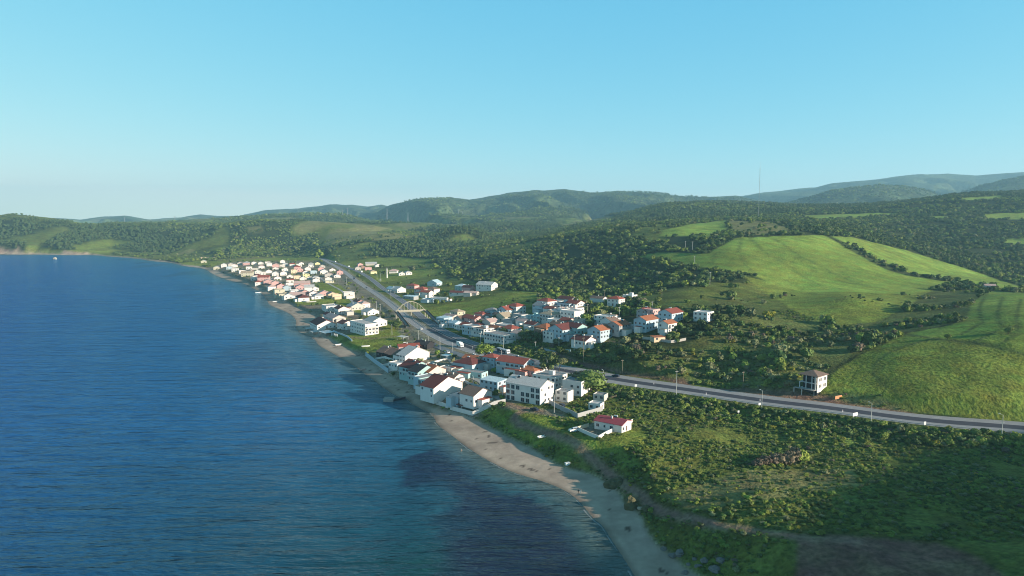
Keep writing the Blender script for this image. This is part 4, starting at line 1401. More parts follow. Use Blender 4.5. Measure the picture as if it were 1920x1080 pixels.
NEAR = [
 (993,749,21,12,-37,3,'gx','W','W',"three-storey white block with long pale sheet roof and dark balconies","gt",'apartment block','apartment_building'),
 (1031,722,15,12,-37,2,'flat','W','G',"white flat-roofed house with low parapets directly behind the three-storey block","", None, None),
 (1082,737,11,12,-33,2.4,'flat','W','G',"tall white cubic house with parapet roof beside the big leafy tree","nq", None, None),
 (1058,751,7,6,-33,1.7,'flat','W','G',"lower white cube with one dark window before the tall cubic house","nq", None, None),
 (966,698,20,11,-36,2,'gx','B','R',"blue-shaded two-storey house with short red roof beside the terracotta terrace","b", None, None),  # blue shade of the front is put into the wall colour
 (992,704,13,8,-36,1,'hip','P','O',"low pink annex with flat terracotta terrace roof under the dark tree","", None, None),
 (1003,695,13,7,-36,1.2,'flat','W','S',"low white annex with pinkish flat roof next to the dark tree","q", None, None),
 (923,689,9,8,-36,2,'hip','B','R',"narrow two-storey pale house with small bright red roof left of the blue-shaded house","", None, None),
 (880,693,15,13,-36,1.6,'hip','B','D',"wide dark-red hipped house in front of the round green tree","", None, None),  # wall tint carries the bluish shade on the front
 (886,687,10,8,-36,1.8,'gx','E','O',"small house with orange roof right below the round green tree","", None, None),
 (886,705,17,7,-30,1,'flat','T','G',"long low teal house with flat grey-green roof below the dark-red hipped one","q", None, None),
 (925,731,12,8,-37,1.8,'shed','B','L',"pale-blue house with light-blue lean-to roof left of the three-storey block","", None, None),
 (828,741,11,20,-44,2,'gx','W','D',"large white gabled house with dark red roof on the seafront","n", None, None),
 (892,752,10,13,-42,1.5,'gx','W','N',"white one-storey house with brown roof inside the walled seafront garden","", None, None),
 (858,755,7,6,-42,1,'shed','B','W',"small bluish shed-roofed annex in the walled seafront garden","", None, None),
 (779,702,12,15,-44,2,'gx','T','D',"teal-walled two-storey beach house with dark red roof","b", None, None),
 (792,710,9,14,-44,2,'gx','T','K',"beach house with dark slate roof beside the teal-walled one","b", None, None),
 (812,708,8,13,-44,1.5,'gx','S' if False else 'I','O',"house with bright orange roof strip behind the slate-roofed beach house","", None, None),
 (812,728,9,14,-44,1.8,'flat','T','G',"flat grey-roofed beach house with blue glazing left of the large gabled house","gq", None, None),
 (798,722,8,11,-44,1.6,'flat','B','G',"small bluish flat-roofed house between slate-roofed house and grey-roofed one","q", None, None),
 (775,677,9,20,-44,1.7,'gx','W','W',"long white hall with a plain sunlit gable wall above the seafront houses","nq", None, None),
 (756,677,6,12,-44,1.6,'gx','W','N',"narrow white house with brown roof against the long white hall","n", None, None),
 (728,667,8,14,-44,1.1,'gx','K','N',"dark-walled shed with brown roof at the left end of the walled seafront","n", None, None),
 (766,657,15,6,20,1.1,'gx','P','R',"low pink house with long red roof behind the white hall","", None, None),
 (745,688,9,7,-44,1,'flat','W','W',"low white seafront terrace house with open flat roof by the sea wall","q", None, None),
 (795,652,12,9,-30,.9,'gx','K','K',"collapsed dark shed with black roof beside the slip road","n", 'shed', 'shed'),
 (683,624,28,12,-52,3,'flat','W','W',"three-storey white apartment building with rows of windows near the beach","Bq",'apartment building','apartment_building'),
 (606,614,25,17,-60,1.2,'gx','W','D',"beach restaurant with broad dark red tiled roof and white gable","", 'restaurant', 'restaurant'),
 (628,601,20,11,-55,1.1,'gx','I','S',"low house with wide pinkish-white roof behind the restaurant","", None, None),
 (618,596,13,7,-55,1.1,'gx','W','D',"small house with dark red roof strip behind the restaurant","", None, None),
 (648,616,10,9,-52,1.6,'gx','W','D',"small dark-roofed house attached to the left end of the apartment building","", None, None),
 (704,611,13,13,-50,1.5,'gx','W','W',"white gabled house right behind the apartment building","", None, None),
 (641,587,14,10,-60,1.6,'gx','W','R',"white house with bright red roof in the row behind the meadow","", None, None),
 (654,590,10,6,-60,1.1,'flat','I','W',"low cream annex attached right of the bright red-roofed house","q", None, None),
 (620,582,16,12,-60,1.8,'flat','W','W',"white flat-roofed house with teal corner window left of the bright red roof","t", None, None),
 (667,580,12,13,-55,1.3,'gx','I','W',"white gabled house right of the bright red-roofed house","", None, None),
 (683,576,13,9,-60,1.5,'hip','W','S',"large pinkish-roofed white house beside the highway verge","", None, None),
 (673,571,14,7,-60,1.3,'gx','P','R',"house with red roof half hidden behind the large pinkish-roofed one","", None, None),
 (694,589,12,11,-50,1.1,'gx','W','W',"small white gabled house nearest the highway verge, behind the apartment building","", None, None),
 (833,605,10,8,-48,1.5,'shed','B','L',"pale-blue shed-roofed house first in the village by the right bridge ramp","", None, None),
 (846,602,12,8,-48,1.4,'gx','I','S',"off-white house with pinkish roof behind the first pale-blue house","", None, None),
 (858,596,10,8,-48,2,'hip','C','Z',"cream two-storey house with sandy roof, topmost by the bridge meadow","", None, None),
 (867,608,10,9,-48,1.6,'gy','G','N',"grey gabled house left of the long pink house","", None, None),
 (887,608,15,9,-48,1.7,'gx','P','R',"long pink house with bright red roof in the roadside village row","", None, None),
 (904,599,10,8,-48,1.6,'hip','P','R',"second house with bright red roof, above the long pink one","", None, None),
 (853,613,9,7,-48,1.2,'gx','B','L',"small light-blue roofed house nearest the inland carriageway","", None, None),
 (865,616,9,6,-48,1,'flat','W','W',"tiny white flat-roofed house beside the light-blue roofed one","q", None, None),
 (920,614,9,8,-48,1.6,'gy','I','S',"white gabled cottage right of the long pink house","", None, None),
 (945,603,12,9,-48,1.4,'gy','C','Z',"cream gabled house with sandy roof below the blue gable","", None, None),
 (924,590,10,8,-48,1.2,'hip','B','G',"low bluish house with grey roof at the meadow's right edge","", None, None),
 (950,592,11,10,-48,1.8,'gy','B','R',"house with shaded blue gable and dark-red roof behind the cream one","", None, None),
 (968,588,11,10,-48,2.2,'hip','W','R',"white two-storey house with red hip roof at the meadow corner","", None, None),
 (958,611,11,8,-48,1.5,'flat','G','G',"grey flat-roofed house below the cream gabled one","", None, None),
 (947,620,12,7,-48,1.5,'flat','W','W',"white flat-roofed house left of the red hipped cottage","q", None, None),
 (958,625,11,9,-48,1.2,'hip','W','R',"cottage with bright red hip roof behind the balconied house","", None, None),
 (886,625,12,9,-50,2,'flat','B','G',"bluish two-storey flat-roofed house above the roadside bushes","bq", None, None),
 (905,629,14,9,-50,1.8,'flat','W','N',"white-fronted house with brown flat terrace next to the bluish one","b", None, None),
 (937,641,19,10,-48,2,'flat','W','G',"long balconied two-storey house right beside the inland carriageway","bq", None, None),
 (973,633,8,7,-48,1.1,'gx','I','S',"small off-white cottage with pinkish roof behind the dark village trees","", None, None),
 (1025,579,12,10,-48,2.3,'hip','W','R',"white two-storey house with red hip roof at the upper left of the hill village","b", None, None),
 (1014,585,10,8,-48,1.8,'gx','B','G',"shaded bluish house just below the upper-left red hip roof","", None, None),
 (1044,573,11,7,-48,1.4,'flat','I','W',"off-white flat-roofed house right of the upper-left red hip roof","", None, None),
 (1064,570,15,8,-48,1.5,'gx','G','D',"house with long dark-red roof at the top of the hill village","", None, None),
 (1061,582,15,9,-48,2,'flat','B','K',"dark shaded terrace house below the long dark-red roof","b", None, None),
 (1079,581,11,9,-48,1.8,'gx','W','R',"white house with bright red roof at the right end of the village top row","", None, None),
 (1077,592,10,9,-48,2,'flat','W','S',"white terrace house below the bright red roof at the village's right end","", None, None),
 (1073,600,13,10,-48,2.3,'flat','W','W',"big plain white block in the middle of the hill village","nq", None, None),
 (1047,596,11,8,-48,1.8,'flat','W','W',"white flat-roofed house left of the big plain white block","", None, None),
 (1032,604,11,10,-48,2,'hip','W','Z',"white turreted house with sandy roofs left of the village centre","b", None, None),
 (1008,606,12,8,-48,1.8,'flat','T','L',"teal flat-roofed house left of the turreted house","", None, None),
 (992,603,10,7,-48,1.3,'flat','W','W',"low white house left of the teal one","q", None, None),
 (1024,623,11,11,-48,1,'hip','N','O',"cottage with bright orange pyramid roof above the roadside trees","", None, None),
 (1050,618,12,8,-48,1,'gx','N','N',"low brown-roofed house between pyramid roof and brown gables","", None, None),
 (1036,638,9,8,-48,1.8,'flat','W','W',"small white house with parapet below the orange pyramid roof","q", None, None),
 (1055,635,12,13,-48,2,'gy','B','D',"large pale-blue gabled house with dark red roof near the highway","", None, None),
 (1078,627,12,9,-48,1.6,'gx','T','D',"teal-walled house with dark red and white roof behind the pale-blue gable","", None, None),
 (1094,648,11,9,-48,1.2,'gx','W','D',"white bungalow with dark red roof on the brick terrace above the scrub","", None, None),
 (1124,636,11,12,-46,2,'gy','B','O',"blue-shaded gabled house with orange roof at the village edge","", None, None),  # wall colour takes on the blue shade of the left gable
 (1160,625,10,12,-46,1.8,'gy','G','O',"grey-gabled house with orange roof right of the blue-shaded one","", None, None),
 (1135,607,14,9,-46,1.8,'flat','W','W',"white flat-roofed two-storey house above the two orange gables","q", None, None),
 (1143,614,10,9,-46,1.6,'gy','W','N',"house with low brown gable between the white flat roof and orange gables","", None, None),
 (1211,618,10,14,-46,2.3,'gy','B','O',"tall pale-blue gabled house with red-orange roof right of the little white hut","", None, None),
 (1222,596,8,9,-46,2,'flat','P','S',"bright pink two-storey house on the village's right side","q", None, None),
 (1208,596,8,8,-46,1.8,'gy','G','D',"dark gabled house attached left of the bright pink one","", None, None),
 (1257,603,11,14,-46,2,'gy','B','R',"pale-blue gabled house with red roof, second from the village's right end","", None, None),
 (1251,623,8,10,-46,2,'gy','W','O',"white house with orange roof behind the retaining wall","B", None, None),
 (1319,600,10,10,-42,1.9,'flat','W','W',"lone modern white flat-roofed villa on the scrub slope","q", 'villa', 'villa'),
 (1155,574,11,10,-40,2,'hip','W','R',"white two-storey villa with red hip roof at the wood edge",".", 'villa', 'villa'),
 (1181,567,9,9,-40,2,'flat','W','W',"white villa with a small roof tower next to the red hip-roofed villa","", 'villa', 'villa'),
 (1122,566,14,7,-40,1,'gx','W','N',"low brown-roofed house left of the hilltop villas","", None, None),
 (1182,617,4,3,-46,.8,'gx','W','W',"little white hut between the orange gables and tall pale-blue house","nq", 'hut', 'hut'),
 (1233,639,8,5,20,.8,'shed','E','O',"low shed with orange sheet roof below the retaining wall","nq", 'shed', 'shed'),
 (1118,767,6,5,-30,1,'flat','W','W',"small flat-roofed white cabin in the fenced yard","q", 'cabin', 'cabin'),
 (1126,749,6,5,-30,.9,'flat','I','G',"small beige hut under the leafy tree by the road bank","nq", 'hut', 'hut'),
 (838,613,8,6,-48,1,'flat','W','W',"small white block at the very foot of the right bridge ramp","q", None, None),
 (876,618,9,7,-48,1.3,'gx','I','R',"small red-roofed house between the tiny white block and the bluish flat one","", None, None),
 (897,617,8,6,-48,1.2,'hip','W','R',"small white house with red hip roof below the long pink house","", None, None),
 (911,607,8,6,-48,1.3,'flat','W','S',"small white terrace house left of the white gabled cottage","", None, None),
 (935,598,8,6,-48,1.2,'gx','I','N',"small brown-roofed house left above the cream gabled one","", None, None),
 (976,599,9,7,-48,1.3,'flat','G','G',"small grey house below the red hip roof at the meadow corner","q", None, None),
 (982,612,9,7,-48,1.4,'gx','W','S',"small white house with pinkish roof left below the teal house","", None, None),
 (999,617,9,7,-48,1.2,'gx','W','D',"small dark-red-roofed house directly left of the pyramid roof","", None, None),
 (929,624,9,7,-48,1.2,'gx','I','O',"small orange-roofed house behind the long balconied one","", None, None),
 (1041,611,9,7,-48,1.5,'flat','W','W',"small white flat house just below the turreted one","q", None, None),
 (1064,611,8,7,-48,1.2,'gx','I','R',"small red-roofed house below the big plain white block","", None, None),
 (1090,610,7,6,-48,1,'gx','W','Z',"small sandy-roofed cottage below the yellow-green tree","", None, None),
 (1033,590,9,7,-48,1.6,'gx','W','R',"small white house with red roof above the turreted one","", None, None),
 (1053,590,8,7,-48,1.5,'hip','W','S',"small pinkish hip-roofed house in front of the dark shaded terrace house","", None, None),
 (1147,601,8,6,-46,1,'gx','I','Z',"small off-white cottage above the white flat-roofed two-storey house","", None, None),
 (842,698,10,7,-36,1,'flat','W','G',"low white flat-roofed store between the seafront row and lane","q", None, None),
 (850,716,9,7,-40,1.2,'gx','W','N',"small brown-roofed house behind the large white gabled one","", None, None),
 (905,742,7,6,-40,1,'flat','I','G',"small beige flat-roofed garage left of the three-storey block","nq", 'garage', 'garage'),
 (1855,541,9,6,-20,1,'gx','I','S',"tiny farmhouse alone at the edge between the two upper right crop fields","nq", None, None),
 (913,544,19,13,-30,2,'gx','W','W',"wide-roofed white two-storey villa at the foot of the dark wood","", 'villa', 'villa'),
 (866,545,12,10,-30,1.8,'hip','T','L',"teal house left of the pink-roofed one near the foot of the wood","", None, None),
 (878,547,11,9,-30,1.6,'gx','P','R',"pink house with red roof between teal house and wide-roofed villa","", None, None),
 (860,554,18,7,-20,1,'gx','W','D',"long low house with dark red roof below the teal house","", None, None),
 (884,554,14,7,-20,.9,'gx','I','S',"low off-white house below the pink house near the dark wood","", None, None),
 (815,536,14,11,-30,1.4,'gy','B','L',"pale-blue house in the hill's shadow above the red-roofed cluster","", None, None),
 (774,541,12,9,-30,1.4,'hip','P','R',"small house with pink-red roof left of the red-roofed cluster","", None, None),
 (792,552,13,12,-30,2.2,'hip','I','R',"left two-storey house of the red-roofed cluster beyond the bridge meadow","b", None, None),
 (811,551,12,11,-30,2,'hip','W','N',"right two-storey house with brownish hip roof of the red-roofed cluster","", None, None),
 (800,557,12,8,-30,2,'gx','W','R',"middle white house with red roof in front of the red-roofed cluster","", None, None),
 (770,561,14,8,-30,1,'shed','G','L',"shed with pale domed metal roof beside the inland carriageway","n", 'shed', 'shed'),
 (805,566,13,8,-20,1,'flat','B','L',"low blue flat-roofed building left of the white one by the meadow","q", None, None),
 (826,565,17,7,-20,1.3,'flat','W','W',"long white flat-roofed building at the top edge of the bridge meadow","q", None, None),
 (735,547,11,9,-50,1.4,'gx','W','L',"left one of the twin white-roofed houses on the inland verge","a", None, None),
 (747,548,14,11,-50,1.5,'gx','W','W',"right one of the twin white-roofed houses on the inland verge","a", None, None),
]
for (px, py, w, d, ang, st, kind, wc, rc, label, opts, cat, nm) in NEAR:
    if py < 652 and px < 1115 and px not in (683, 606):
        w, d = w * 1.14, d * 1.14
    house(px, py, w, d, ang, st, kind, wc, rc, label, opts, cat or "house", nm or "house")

# the distant village: px, py, width m, storeys, roof, wall, roof colour
FAR = """505 499 10 2 hip W W|517 501 17 1.5 gx P S|535 499 10 1.6 hip W W|529 501 9 1.5 flat I W|557 505 20 1.6 hip P R|551 512 10 1.8 flat E S|562 509 12 1.4 flat P W|577 507 9 1.4 gx W S|583 501 10 1 gx W L|595 496 10 1 gx Y Y|604 502 14 1.2 gx I Z|602 507 12 1.5 gx P S|534 511 7 2 flat W W
516 517 14 1.6 gx W W|588 513 11 1.6 flat B L|607 513 17 1.5 gx W W|574 520 10 1.8 flat Y C|557 523 10 1.6 flat E Z|568 525 9 1 gx W W|592 524 11 1.2 hip W W|583 523 6 1 flat W W|616 519 18 1.3 gx I S|632 520 11 1 gx W S|617 530 16 1 flat C W|520 525 14 1.3 gx W S|509 542 15 1.4 hip W S|526 540 15 1.3 gx P R|567 537 24 1.6 gx P S|563 543 16 1.3 gx P S
580 546 16 1.8 gy W W|523 550 20 2 flat C C|538 544 12 1.4 gx B W|553 550 17 1.4 flat W W|531 555 20 1.1 flat C C|570 552 17 1 gx P S|558 557 20 1.1 gx P S|567 563 26 1.3 hip W D|541 559 9 1.3 gx W W|588 554 14 1.2 gx W S|597 560 13 1.3 hip W W|607 554 16 1.1 gx P S|622 557 15 1.3 gx E S|631 560 9 1.8 flat E C|654 558 16 2.3 flat W W
406 505 15 1.2 gx C W|420 501 13 1.8 gx W W|441 509 18 1.8 flat W W|440 501 14 1.4 gx W S|462 497 26 1.5 hip P W|450 497 14 1.3 gx I S|476 496 12 1.3 gx W W|467 505 13 1.5 flat W S|478 508 11 1.6 flat I W|490 504 12 1.7 hip W S|464 518 21 2 gx Z Z|454 512 12 1.5 flat W S|492 515 15 1.3 flat W W|477 525 13 1.6 gx W S|495 526 20 1.8 gx P R|503 532 18 1.3 gx P S|484 513 10 1.3 gx W W|504 512 9 1.2 gx W S|430 505 9 1.5 flat B W|433 499 9 1.3 gx I W|544 521 9 1 gx W S|516 534 12 1.2 gx P S|590 545 8 1 gx W W|472 513 9 1.2 gx W R
675 499 14 1.3 gx P S|696 497 26 1 gx I W|671 506 15 1.4 gx I S|690 506 16 1.6 flat P W|699 513 15 1.3 hip Y C|753 516 12 1 gx W W|765 515 13 1.3 hip W W|680 503 10 1 gx N N|708 500 12 1 gx W G|382 493 14 1.3 gx C W""".replace("\n", "|").split("|")
farl = []
for s in FAR:
    q = s.split()
    farl.append([float(q[0]), float(q[1]), float(q[2]), float(q[3]), q[4], q[5] if q[5] in WALLS else 'C', q[6] if q[6] in ROOFS else 'Z'])
_R = random.Random(5)
_poly = [(415,499),(520,492),(600,494),(636,512),(640,524),(600,530),(560,530),(600,552),(650,560),(600,566),(545,560),(500,540),(450,518)]
for _ in range(900):
    x_, y_ = _R.uniform(410, 655), _R.uniform(493, 566)
    if not inside(np.array([x_]), np.array([y_]), _poly)[0]:
        continue
    dd_ = 9.5 + (y_ - 493) * .09
    if any(abs(x_ - q[0]) < dd_ + q[2] * .22 and abs(y_ - q[1]) < dd_ * .36 for q in farl):
        continue
    farl.append([round(x_), round(y_, 1), _R.uniform(7, 12), _R.choice([1, 1, 1.3, 1.6]), _R.choice(['gx', 'gx', 'hip', 'flat', 'gy']), _R.choice('WWWWWWIP'), _R.choice('WWSSRDZG')])
ORD = ["leftmost","second from left","third from left","fourth from left","fifth from left","sixth from left","seventh from left","eighth from left","ninth from left","tenth from left","eleventh from left","twelfth from left","thirteenth from left","fourteenth from left","fifteenth from left","sixteenth from left","seventeenth from left","eighteenth from left","nineteenth from left","twentieth from left","21st from left","22nd from left","23rd from left","24th from left","25th from left","26th from left","27th from left","28th from left"]
def band(px, py):
    if px > 665: return "in the inland farm hamlet"
    if py < 500.5: return "in the far village's rear row"
    if py < 506.5: return "in the far village's second row"
    if py < 513.5: return "in the far village's third row"
    if py < 526.5: return "in the far village's fourth row"
    if py < 547.5: return "in the far village's fifth row"
    return "in the far village's beachfront row"
bands = {}
for f_ in farl:
    bands.setdefault((band(f_[0], f_[1]), WALLS[f_[5]][0]), []).append(f_)
RK_ = {'flat': "flat-roofed", 'gx': "gabled", 'gy': "gabled", 'hip': "hip-roofed"}
for (bn, col), L in bands.items():
    L.sort(key=lambda q: q[0])
    for i, (px, py, w, st, kind, wc, rc) in enumerate(L):
        n_ = (ORD[i] if len(L) > 1 else "only")
        lab = f"{n_} {col} house {bn}" if len(L) == 1 else f"{col} {RK_[kind]} house, {n_} {col} one {bn}"
        house(px, py, w * .86, 10.5 + (w > 15) * 2, -68 + ((px * 7) % 11) - 5 if kind != 'gx' or w < 19 else 12, st, kind, wc, rc, lab[:190], "q", group="houses of the far beach village" if px < 665 else "farm hamlet")

# ruined walls on the far headland
for i, (px, n_) in enumerate([(371,"leftmost"),(377,"second"),(384,"third"),(393,"fourth"),(402,"rightmost")]):
    m = MB(); m.box(-4,-3,-2,4,-2.5,4.5); m.box(-4,2.5,-2,4,3,3.5); m.box(-4,-2.5,-2,-3.5,2.5,4); m.box(3.5,-2.5,-2,4,2.5,3)
    tag(m.build("ruin", [MW['E']], None, pv(px, 485), -.3), f"roofless pale ruin on the far headland, {n_} of five", "ruin", "ruins on the far headland")

# mosque with minaret
p = pv(738, 512)
r = bpy.data.objects.new("mosque", None); COL.objects.link(r); r.location = p
tag(r, "low mosque hall with pale hipped roof behind the slim white minaret", "mosque")
link("wall", wall_mesh('hip', 14, 12, 4, 0, MW['W']), r); link("roof", roof_mesh('hip', 16, 14, 4, 3.2, MR['S'], M_TRIM), r)
h, H = hgt(725.6, 521, 501)
r = bpy.data.objects.new("minaret", None); COL.objects.link(r); r.location = h
tag(r, "slim white minaret standing beside the inland carriageway hamlet", "minaret")
m = MB(); m.tube((0,0,-1),(0,0,H*.86),1.1,.8,12); m.build("shaft", [MW['W']], r)
m = MB(); m.tube((0,0,H*.62),(0,0,H*.68),1.5,1.6,12); m.build("gallery", [M_TRIM], r)
m = MB(); m.tube((0,0,H*.86),(0,0,H),.9,.05,12); m.build("spire", [MR['G']], r)

# unfinished two-storey house
def unfinished():
    p = put(1524, 727)
    r = bpy.data.objects.new("unfinished_house", None); COL.objects.link(r)
    ang = math.radians(-50)
    r.location = (p[0], p[1], p[2] + .4); r.rotation_euler = (0,0,ang)
    tag(r, "unfinished two-storey house with open dark bays and grey hip roof above the highway", "house")
    PLACES.append((p[0], p[1], 8, math.cos(ang), math.sin(ang), 7.5, 8))
    w, d, h = 8.8, 11, 6.6
    m = MB(); m.box(-w/2+1.2,-d/2+1.6,-3,w/2-.3,d/2,h); m.build("wall", [MW['K']], r)  # near-black block paints in the shade of the open bays
    m = MB(); m.box(w/2-.3,-d/2+1.2,-1.5,w/2,d/2+.01,h+.02)
    m.build("side_wall", [MW['W']], r)
    for z in (.0, 3.1):
        m = MB(); m.box(-w/2,-d/2,z-.22,w/2-.31,d/2,z); m.build("floor_slab", [M_TRIM], r)
    for x in (-w/2+.15, -w/2+3.4, -w/2+6.4, w/2-.55):
        for z0_, z1_ in ((0, 2.88), (3.1, h)):
            if x < -w/2 + 1 and z0_ > 1: continue
            m = MB(); m.box(x-.15,-d/2+.05,z0_,x+.25,-d/2+.4,z1_-.001); m.build("column", [M_TRIM], r)
    for x in (-w/2-1.8, -w/2+2.2):
        m = MB(); m.box(x-.2,-d/2-1.6,-3.6,x+.2,-d/2-1.2,-.25); m.build("column", [MW['I']], r)
    m = MB(); m.box(-w/2-2.0,-d/2-1.7,-.25,w/2-.4,-d/2-.01,-.02); m.build("terrace", [M_CONC], r)
    link("roof", roof_mesh('hip', w+1, d-.6, h+.05, 2.1, MR['N'], M_TRIM), r)
    for z in (1.5, 4.7):
        for y in (-2.2, -.8, 2.4, 3.8):
            o = link("window", win_mesh(.9, 1.5), r, (w/2, y, z), math.pi/2)
unfinished()

# red-roofed bungalow with its walled yard
def bungalow():
    r = house(1147, 800, 13, 9, -36, 1.1, 'gx', 'W', 'M', "white bungalow with crimson sheet roof in its own walled yard", "f", xy=tuple(put(1149, 803)[:2]))
    return r
def wall_line(pts, h, t, label, mat, name="garden_wall", cat="wall", group=None, closed=False):
    H = hits(pts)
    o = Vector(H[0])
    m = MB()
    if closed: H = np.concatenate([H, H[:1]])
    for a, b in zip(H[:-1], H[1:]):
        L = math.hypot(b[0]-a[0], b[1]-a[1])
        n = max(1, int(L / 5))
        nx, ny = -(b[1]-a[1])/L*t/2, (b[0]-a[0])/L*t/2
        for i in range(n):
            p0, p1 = a + (b-a)*i/n, a + (b-a)*(i+1)/n
            z0, z1 = h1(p0[0], p0[1]), h1(p1[0], p1[1])
            zt0, zt1 = z0 + h, z1 + h
            vs = [(p0[0]-nx,p0[1]-ny,z0-1),(p1[0]-nx,p1[1]-ny,z1-1),(p1[0]+nx,p1[1]+ny,z1-1),(p0[0]+nx,p0[1]+ny,z0-1),
                  (p0[0]-nx,p0[1]-ny,zt0),(p1[0]-nx,p1[1]-ny,zt1),(p1[0]+nx,p1[1]+ny,zt1),(p0[0]+nx,p0[1]+ny,zt0)]
            m.add([(v[0]-o.x, v[1]-o.y, v[2]-o.z) for v in vs], [(0,3,2,1),(4,5,6,7),(0,1,5,4),(1,2,6,5),(2,3,7,6),(3,0,4,7)])
    return tag(m.build(name, [mat], None, o), label, cat, group)
bungalow()
M_WW = MW['W']; M_GW = MW['G']
wall_line([(1081,806),(1122,823.5),(1186,792)], 1.5, .3, "white yard wall around the lower side of the crimson-roofed bungalow", M_WW)
wall_line([(1083,806),(1104,800)], 1.5, .3, "short cream yard wall beside the parked white estate car", MW['C'])
wall_line([(817,758),(845,768),(875,776),(886,779),(948,755)], 2.0, .3, "white wall around the seafront garden above the beach", M_WW)
wall_line([(686,667),(702,680),(728,699)], 2.6, .5, "bluish sea wall below the terraces at the left of the seafront houses", MW['B'], "sea_wall")
wall_line([(704,675),(722,672),(738,678)], 1.6, .3, "low white terrace wall behind the sea wall, upper one", M_WW)
wall_line([(715,688),(735,684),(752,689),(730,697)], 1.6, .3, "low white terrace wall behind the sea wall, lower one", M_WW)
wall_line([(1030,758),(1083,784),(1130,770)], 2.2, .3, "grey block wall round the yard below the white cubic house", M_GW)
wall_line([(1205,636),(1258,643),(1286,638)], 1.6, .4, "pale retaining wall below the houses at the village's right end", MW['I'])
wall_line([(1087,655),(1100,652),(1112,646)], 1.4, .4, "orange brick terrace wall below the dark-red roofed bungalow", MW['E'])
wall_line([(860,703),(868,714),(880,722),(900,727)], 1.4, .3, "curved pale garden wall below the long low teal house", MW['B'])
wall_line([(555,562),(575,567),(593,566)], 1.2, .3, "long white yard wall before the red-hipped house of the far beach village", M_WW)
wall_line([(770,690),(800,684),(840,674)], 1.2, .3, "low white wall along the lane right of the long white hall", M_WW)
wall_line([(625,622),(650,632),(660,640)], 1.4, .4, "low sea wall between the restaurant lawn and the beach", MW['B'], "sea_wall")
wall_line([(1046,657),(1070,659)], 1.2, .3, "short pale wall in the shade above the highway verge", MW['B'])

def pavilion(px, py, w, d, h, label, mat, name, cat, posts=4, ang=-.7):
    p = pv(px, py)
    r = bpy.data.objects.new(name, None); COL.objects.link(r); r.location = p; r.rotation_euler = (0,0,ang)
    tag(r, label, cat)
    m = MB(); m.slab([(-w/2,-d/2,h),(w/2,-d/2,h),(w/2,d/2,h+.2),(-w/2,d/2,h+.2)], .2); m.build("roof", [mat], r)
    for x in (-w/2+.2, w/2-.2):
        for y in (-d/2+.2, d/2-.2):
            m = MB(); m.box(x-.09,y-.09,-.6,x+.09,y+.09,h-.19); m.build("post", [M_TRIM], r)
pavilion(837, 674, 6, 5, 3.0, "small white flat-roofed pavilion standing alone above the seafront lane", M_WHITE, "pavilion", "pavilion")
pavilion(613, 628, 13, 9, 2.8, "white flat canopy on posts on the beach side of the restaurant", M_WHITE, "canopy", "canopy", ang=-.9)
pavilion(589, 626, 8, 6, 2.4, "pale canvas beach shelter left of the white restaurant canopy, right one", M_TRIM, "beach_shelter", "shelter", ang=-1)
pavilion(578, 620, 7, 5, 2.3, "pale canvas beach shelter left of the white restaurant canopy, left one", M_TRIM, "beach_shelter", "shelter", ang=-1)
pavilion(755, 637, 8, 5, 2.6, "white lean-to shelter at the foot of the left bridge ramp", M_TRIM, "shelter", "shelter")
pavilion(864, 766, 4, 3, 2.2, "small dark red garden canopy in the walled seafront garden", MR['D'], "canopy", "canopy")
for i in range(5):
    a_ = 622 + i * 2.6
    m = MB(); m.box(-.3,-.3,-.5,.3,.3,2.2)
    tag(m.build("gate_pillar", [M_TRIM], None, pv(a_, 629 + i * .6)), "short white pillar in the row beside the restaurant canopy", "pillar", "white pillars beside the restaurant canopy")

# ------------------------------------------------------------------ boats, rocks, people and other small things
def boat(px, py, ang, label, L=5.5, mat=M_WHITE, z=None):
    p = pv(px, py)
    if z is not None:
        p = Vector(at_z(px, py, z))
    r = bpy.data.objects.new("rowing_boat", None); COL.objects.link(r); r.location = p; r.rotation_euler = (0.06,0,ang)
    tag(r, label, "boat")
    m = MB()
    n = 9
    rings = []
    for i in range(n):
        t = i / (n - 1)
        x = (t - .45) * L
        b_ = .85 * (1 - max(0, (t - .45) / .55) ** 2.2) * (0.82 + .18 * min(1, t * 4)) + .02
        sh = .62 + .25 * t * t
        rings.append([(x, -b_, sh), (x, -b_*.75, .12), (x, 0, 0), (x, b_*.75, .12), (x, b_, sh), (x, b_*.86, sh), (x, b_*.6, .22), (x, 0, .14), (x, -b_*.6, .22), (x, -b_*.86, sh)])
    vs = [v for q in rings for v in q]
    k_ = 10
    fs = [(i*k_+j, i*k_+(j+1) % k_, (i+1)*k_+(j+1) % k_, (i+1)*k_+j) for i in range(n-1) for j in range(k_)] + [tuple(range(k_-1, -1, -1))]
    m.add(vs, fs)
    m.build("hull", [mat], r)
    for x in (-.3*L, .05*L):
        s = MB(); s.box(x-.13,-.62,.42,x+.13,.62,.47); s.build("seat", [M_WOOD], r)
    return r
boat(1018, 820, .4, "white rowing boat pulled up on the grass below the dirt track", 5.0)
boat(484, 549, .9, "white boat hull on the shingle below the far beach village", 9)
boat(516, 566, .6, "small white boat on the sand left of the low embankment", 6)
boat(635, 647, .7, "pale rowing boat lying on the beach below the apartment building", 5.5)
boat(685, 650, .3, "upturned white boat in the meadow behind the beach wall", 6)
boat(680, 694, .5, "faded pink boat at the waterline left of the seafront houses", 4.5, MR['S'])
p = pv(1064, 871)
m = MB(); m.box(-.9,-.6,-.2,.9,.6,.7); m.box(-1.0,-.7,.7,1.0,.7,.8)
tag(m.build("white_crate", [M_WHITE], None, p, .4), "white chest lying in the bushes above the middle of the beach", "crate")

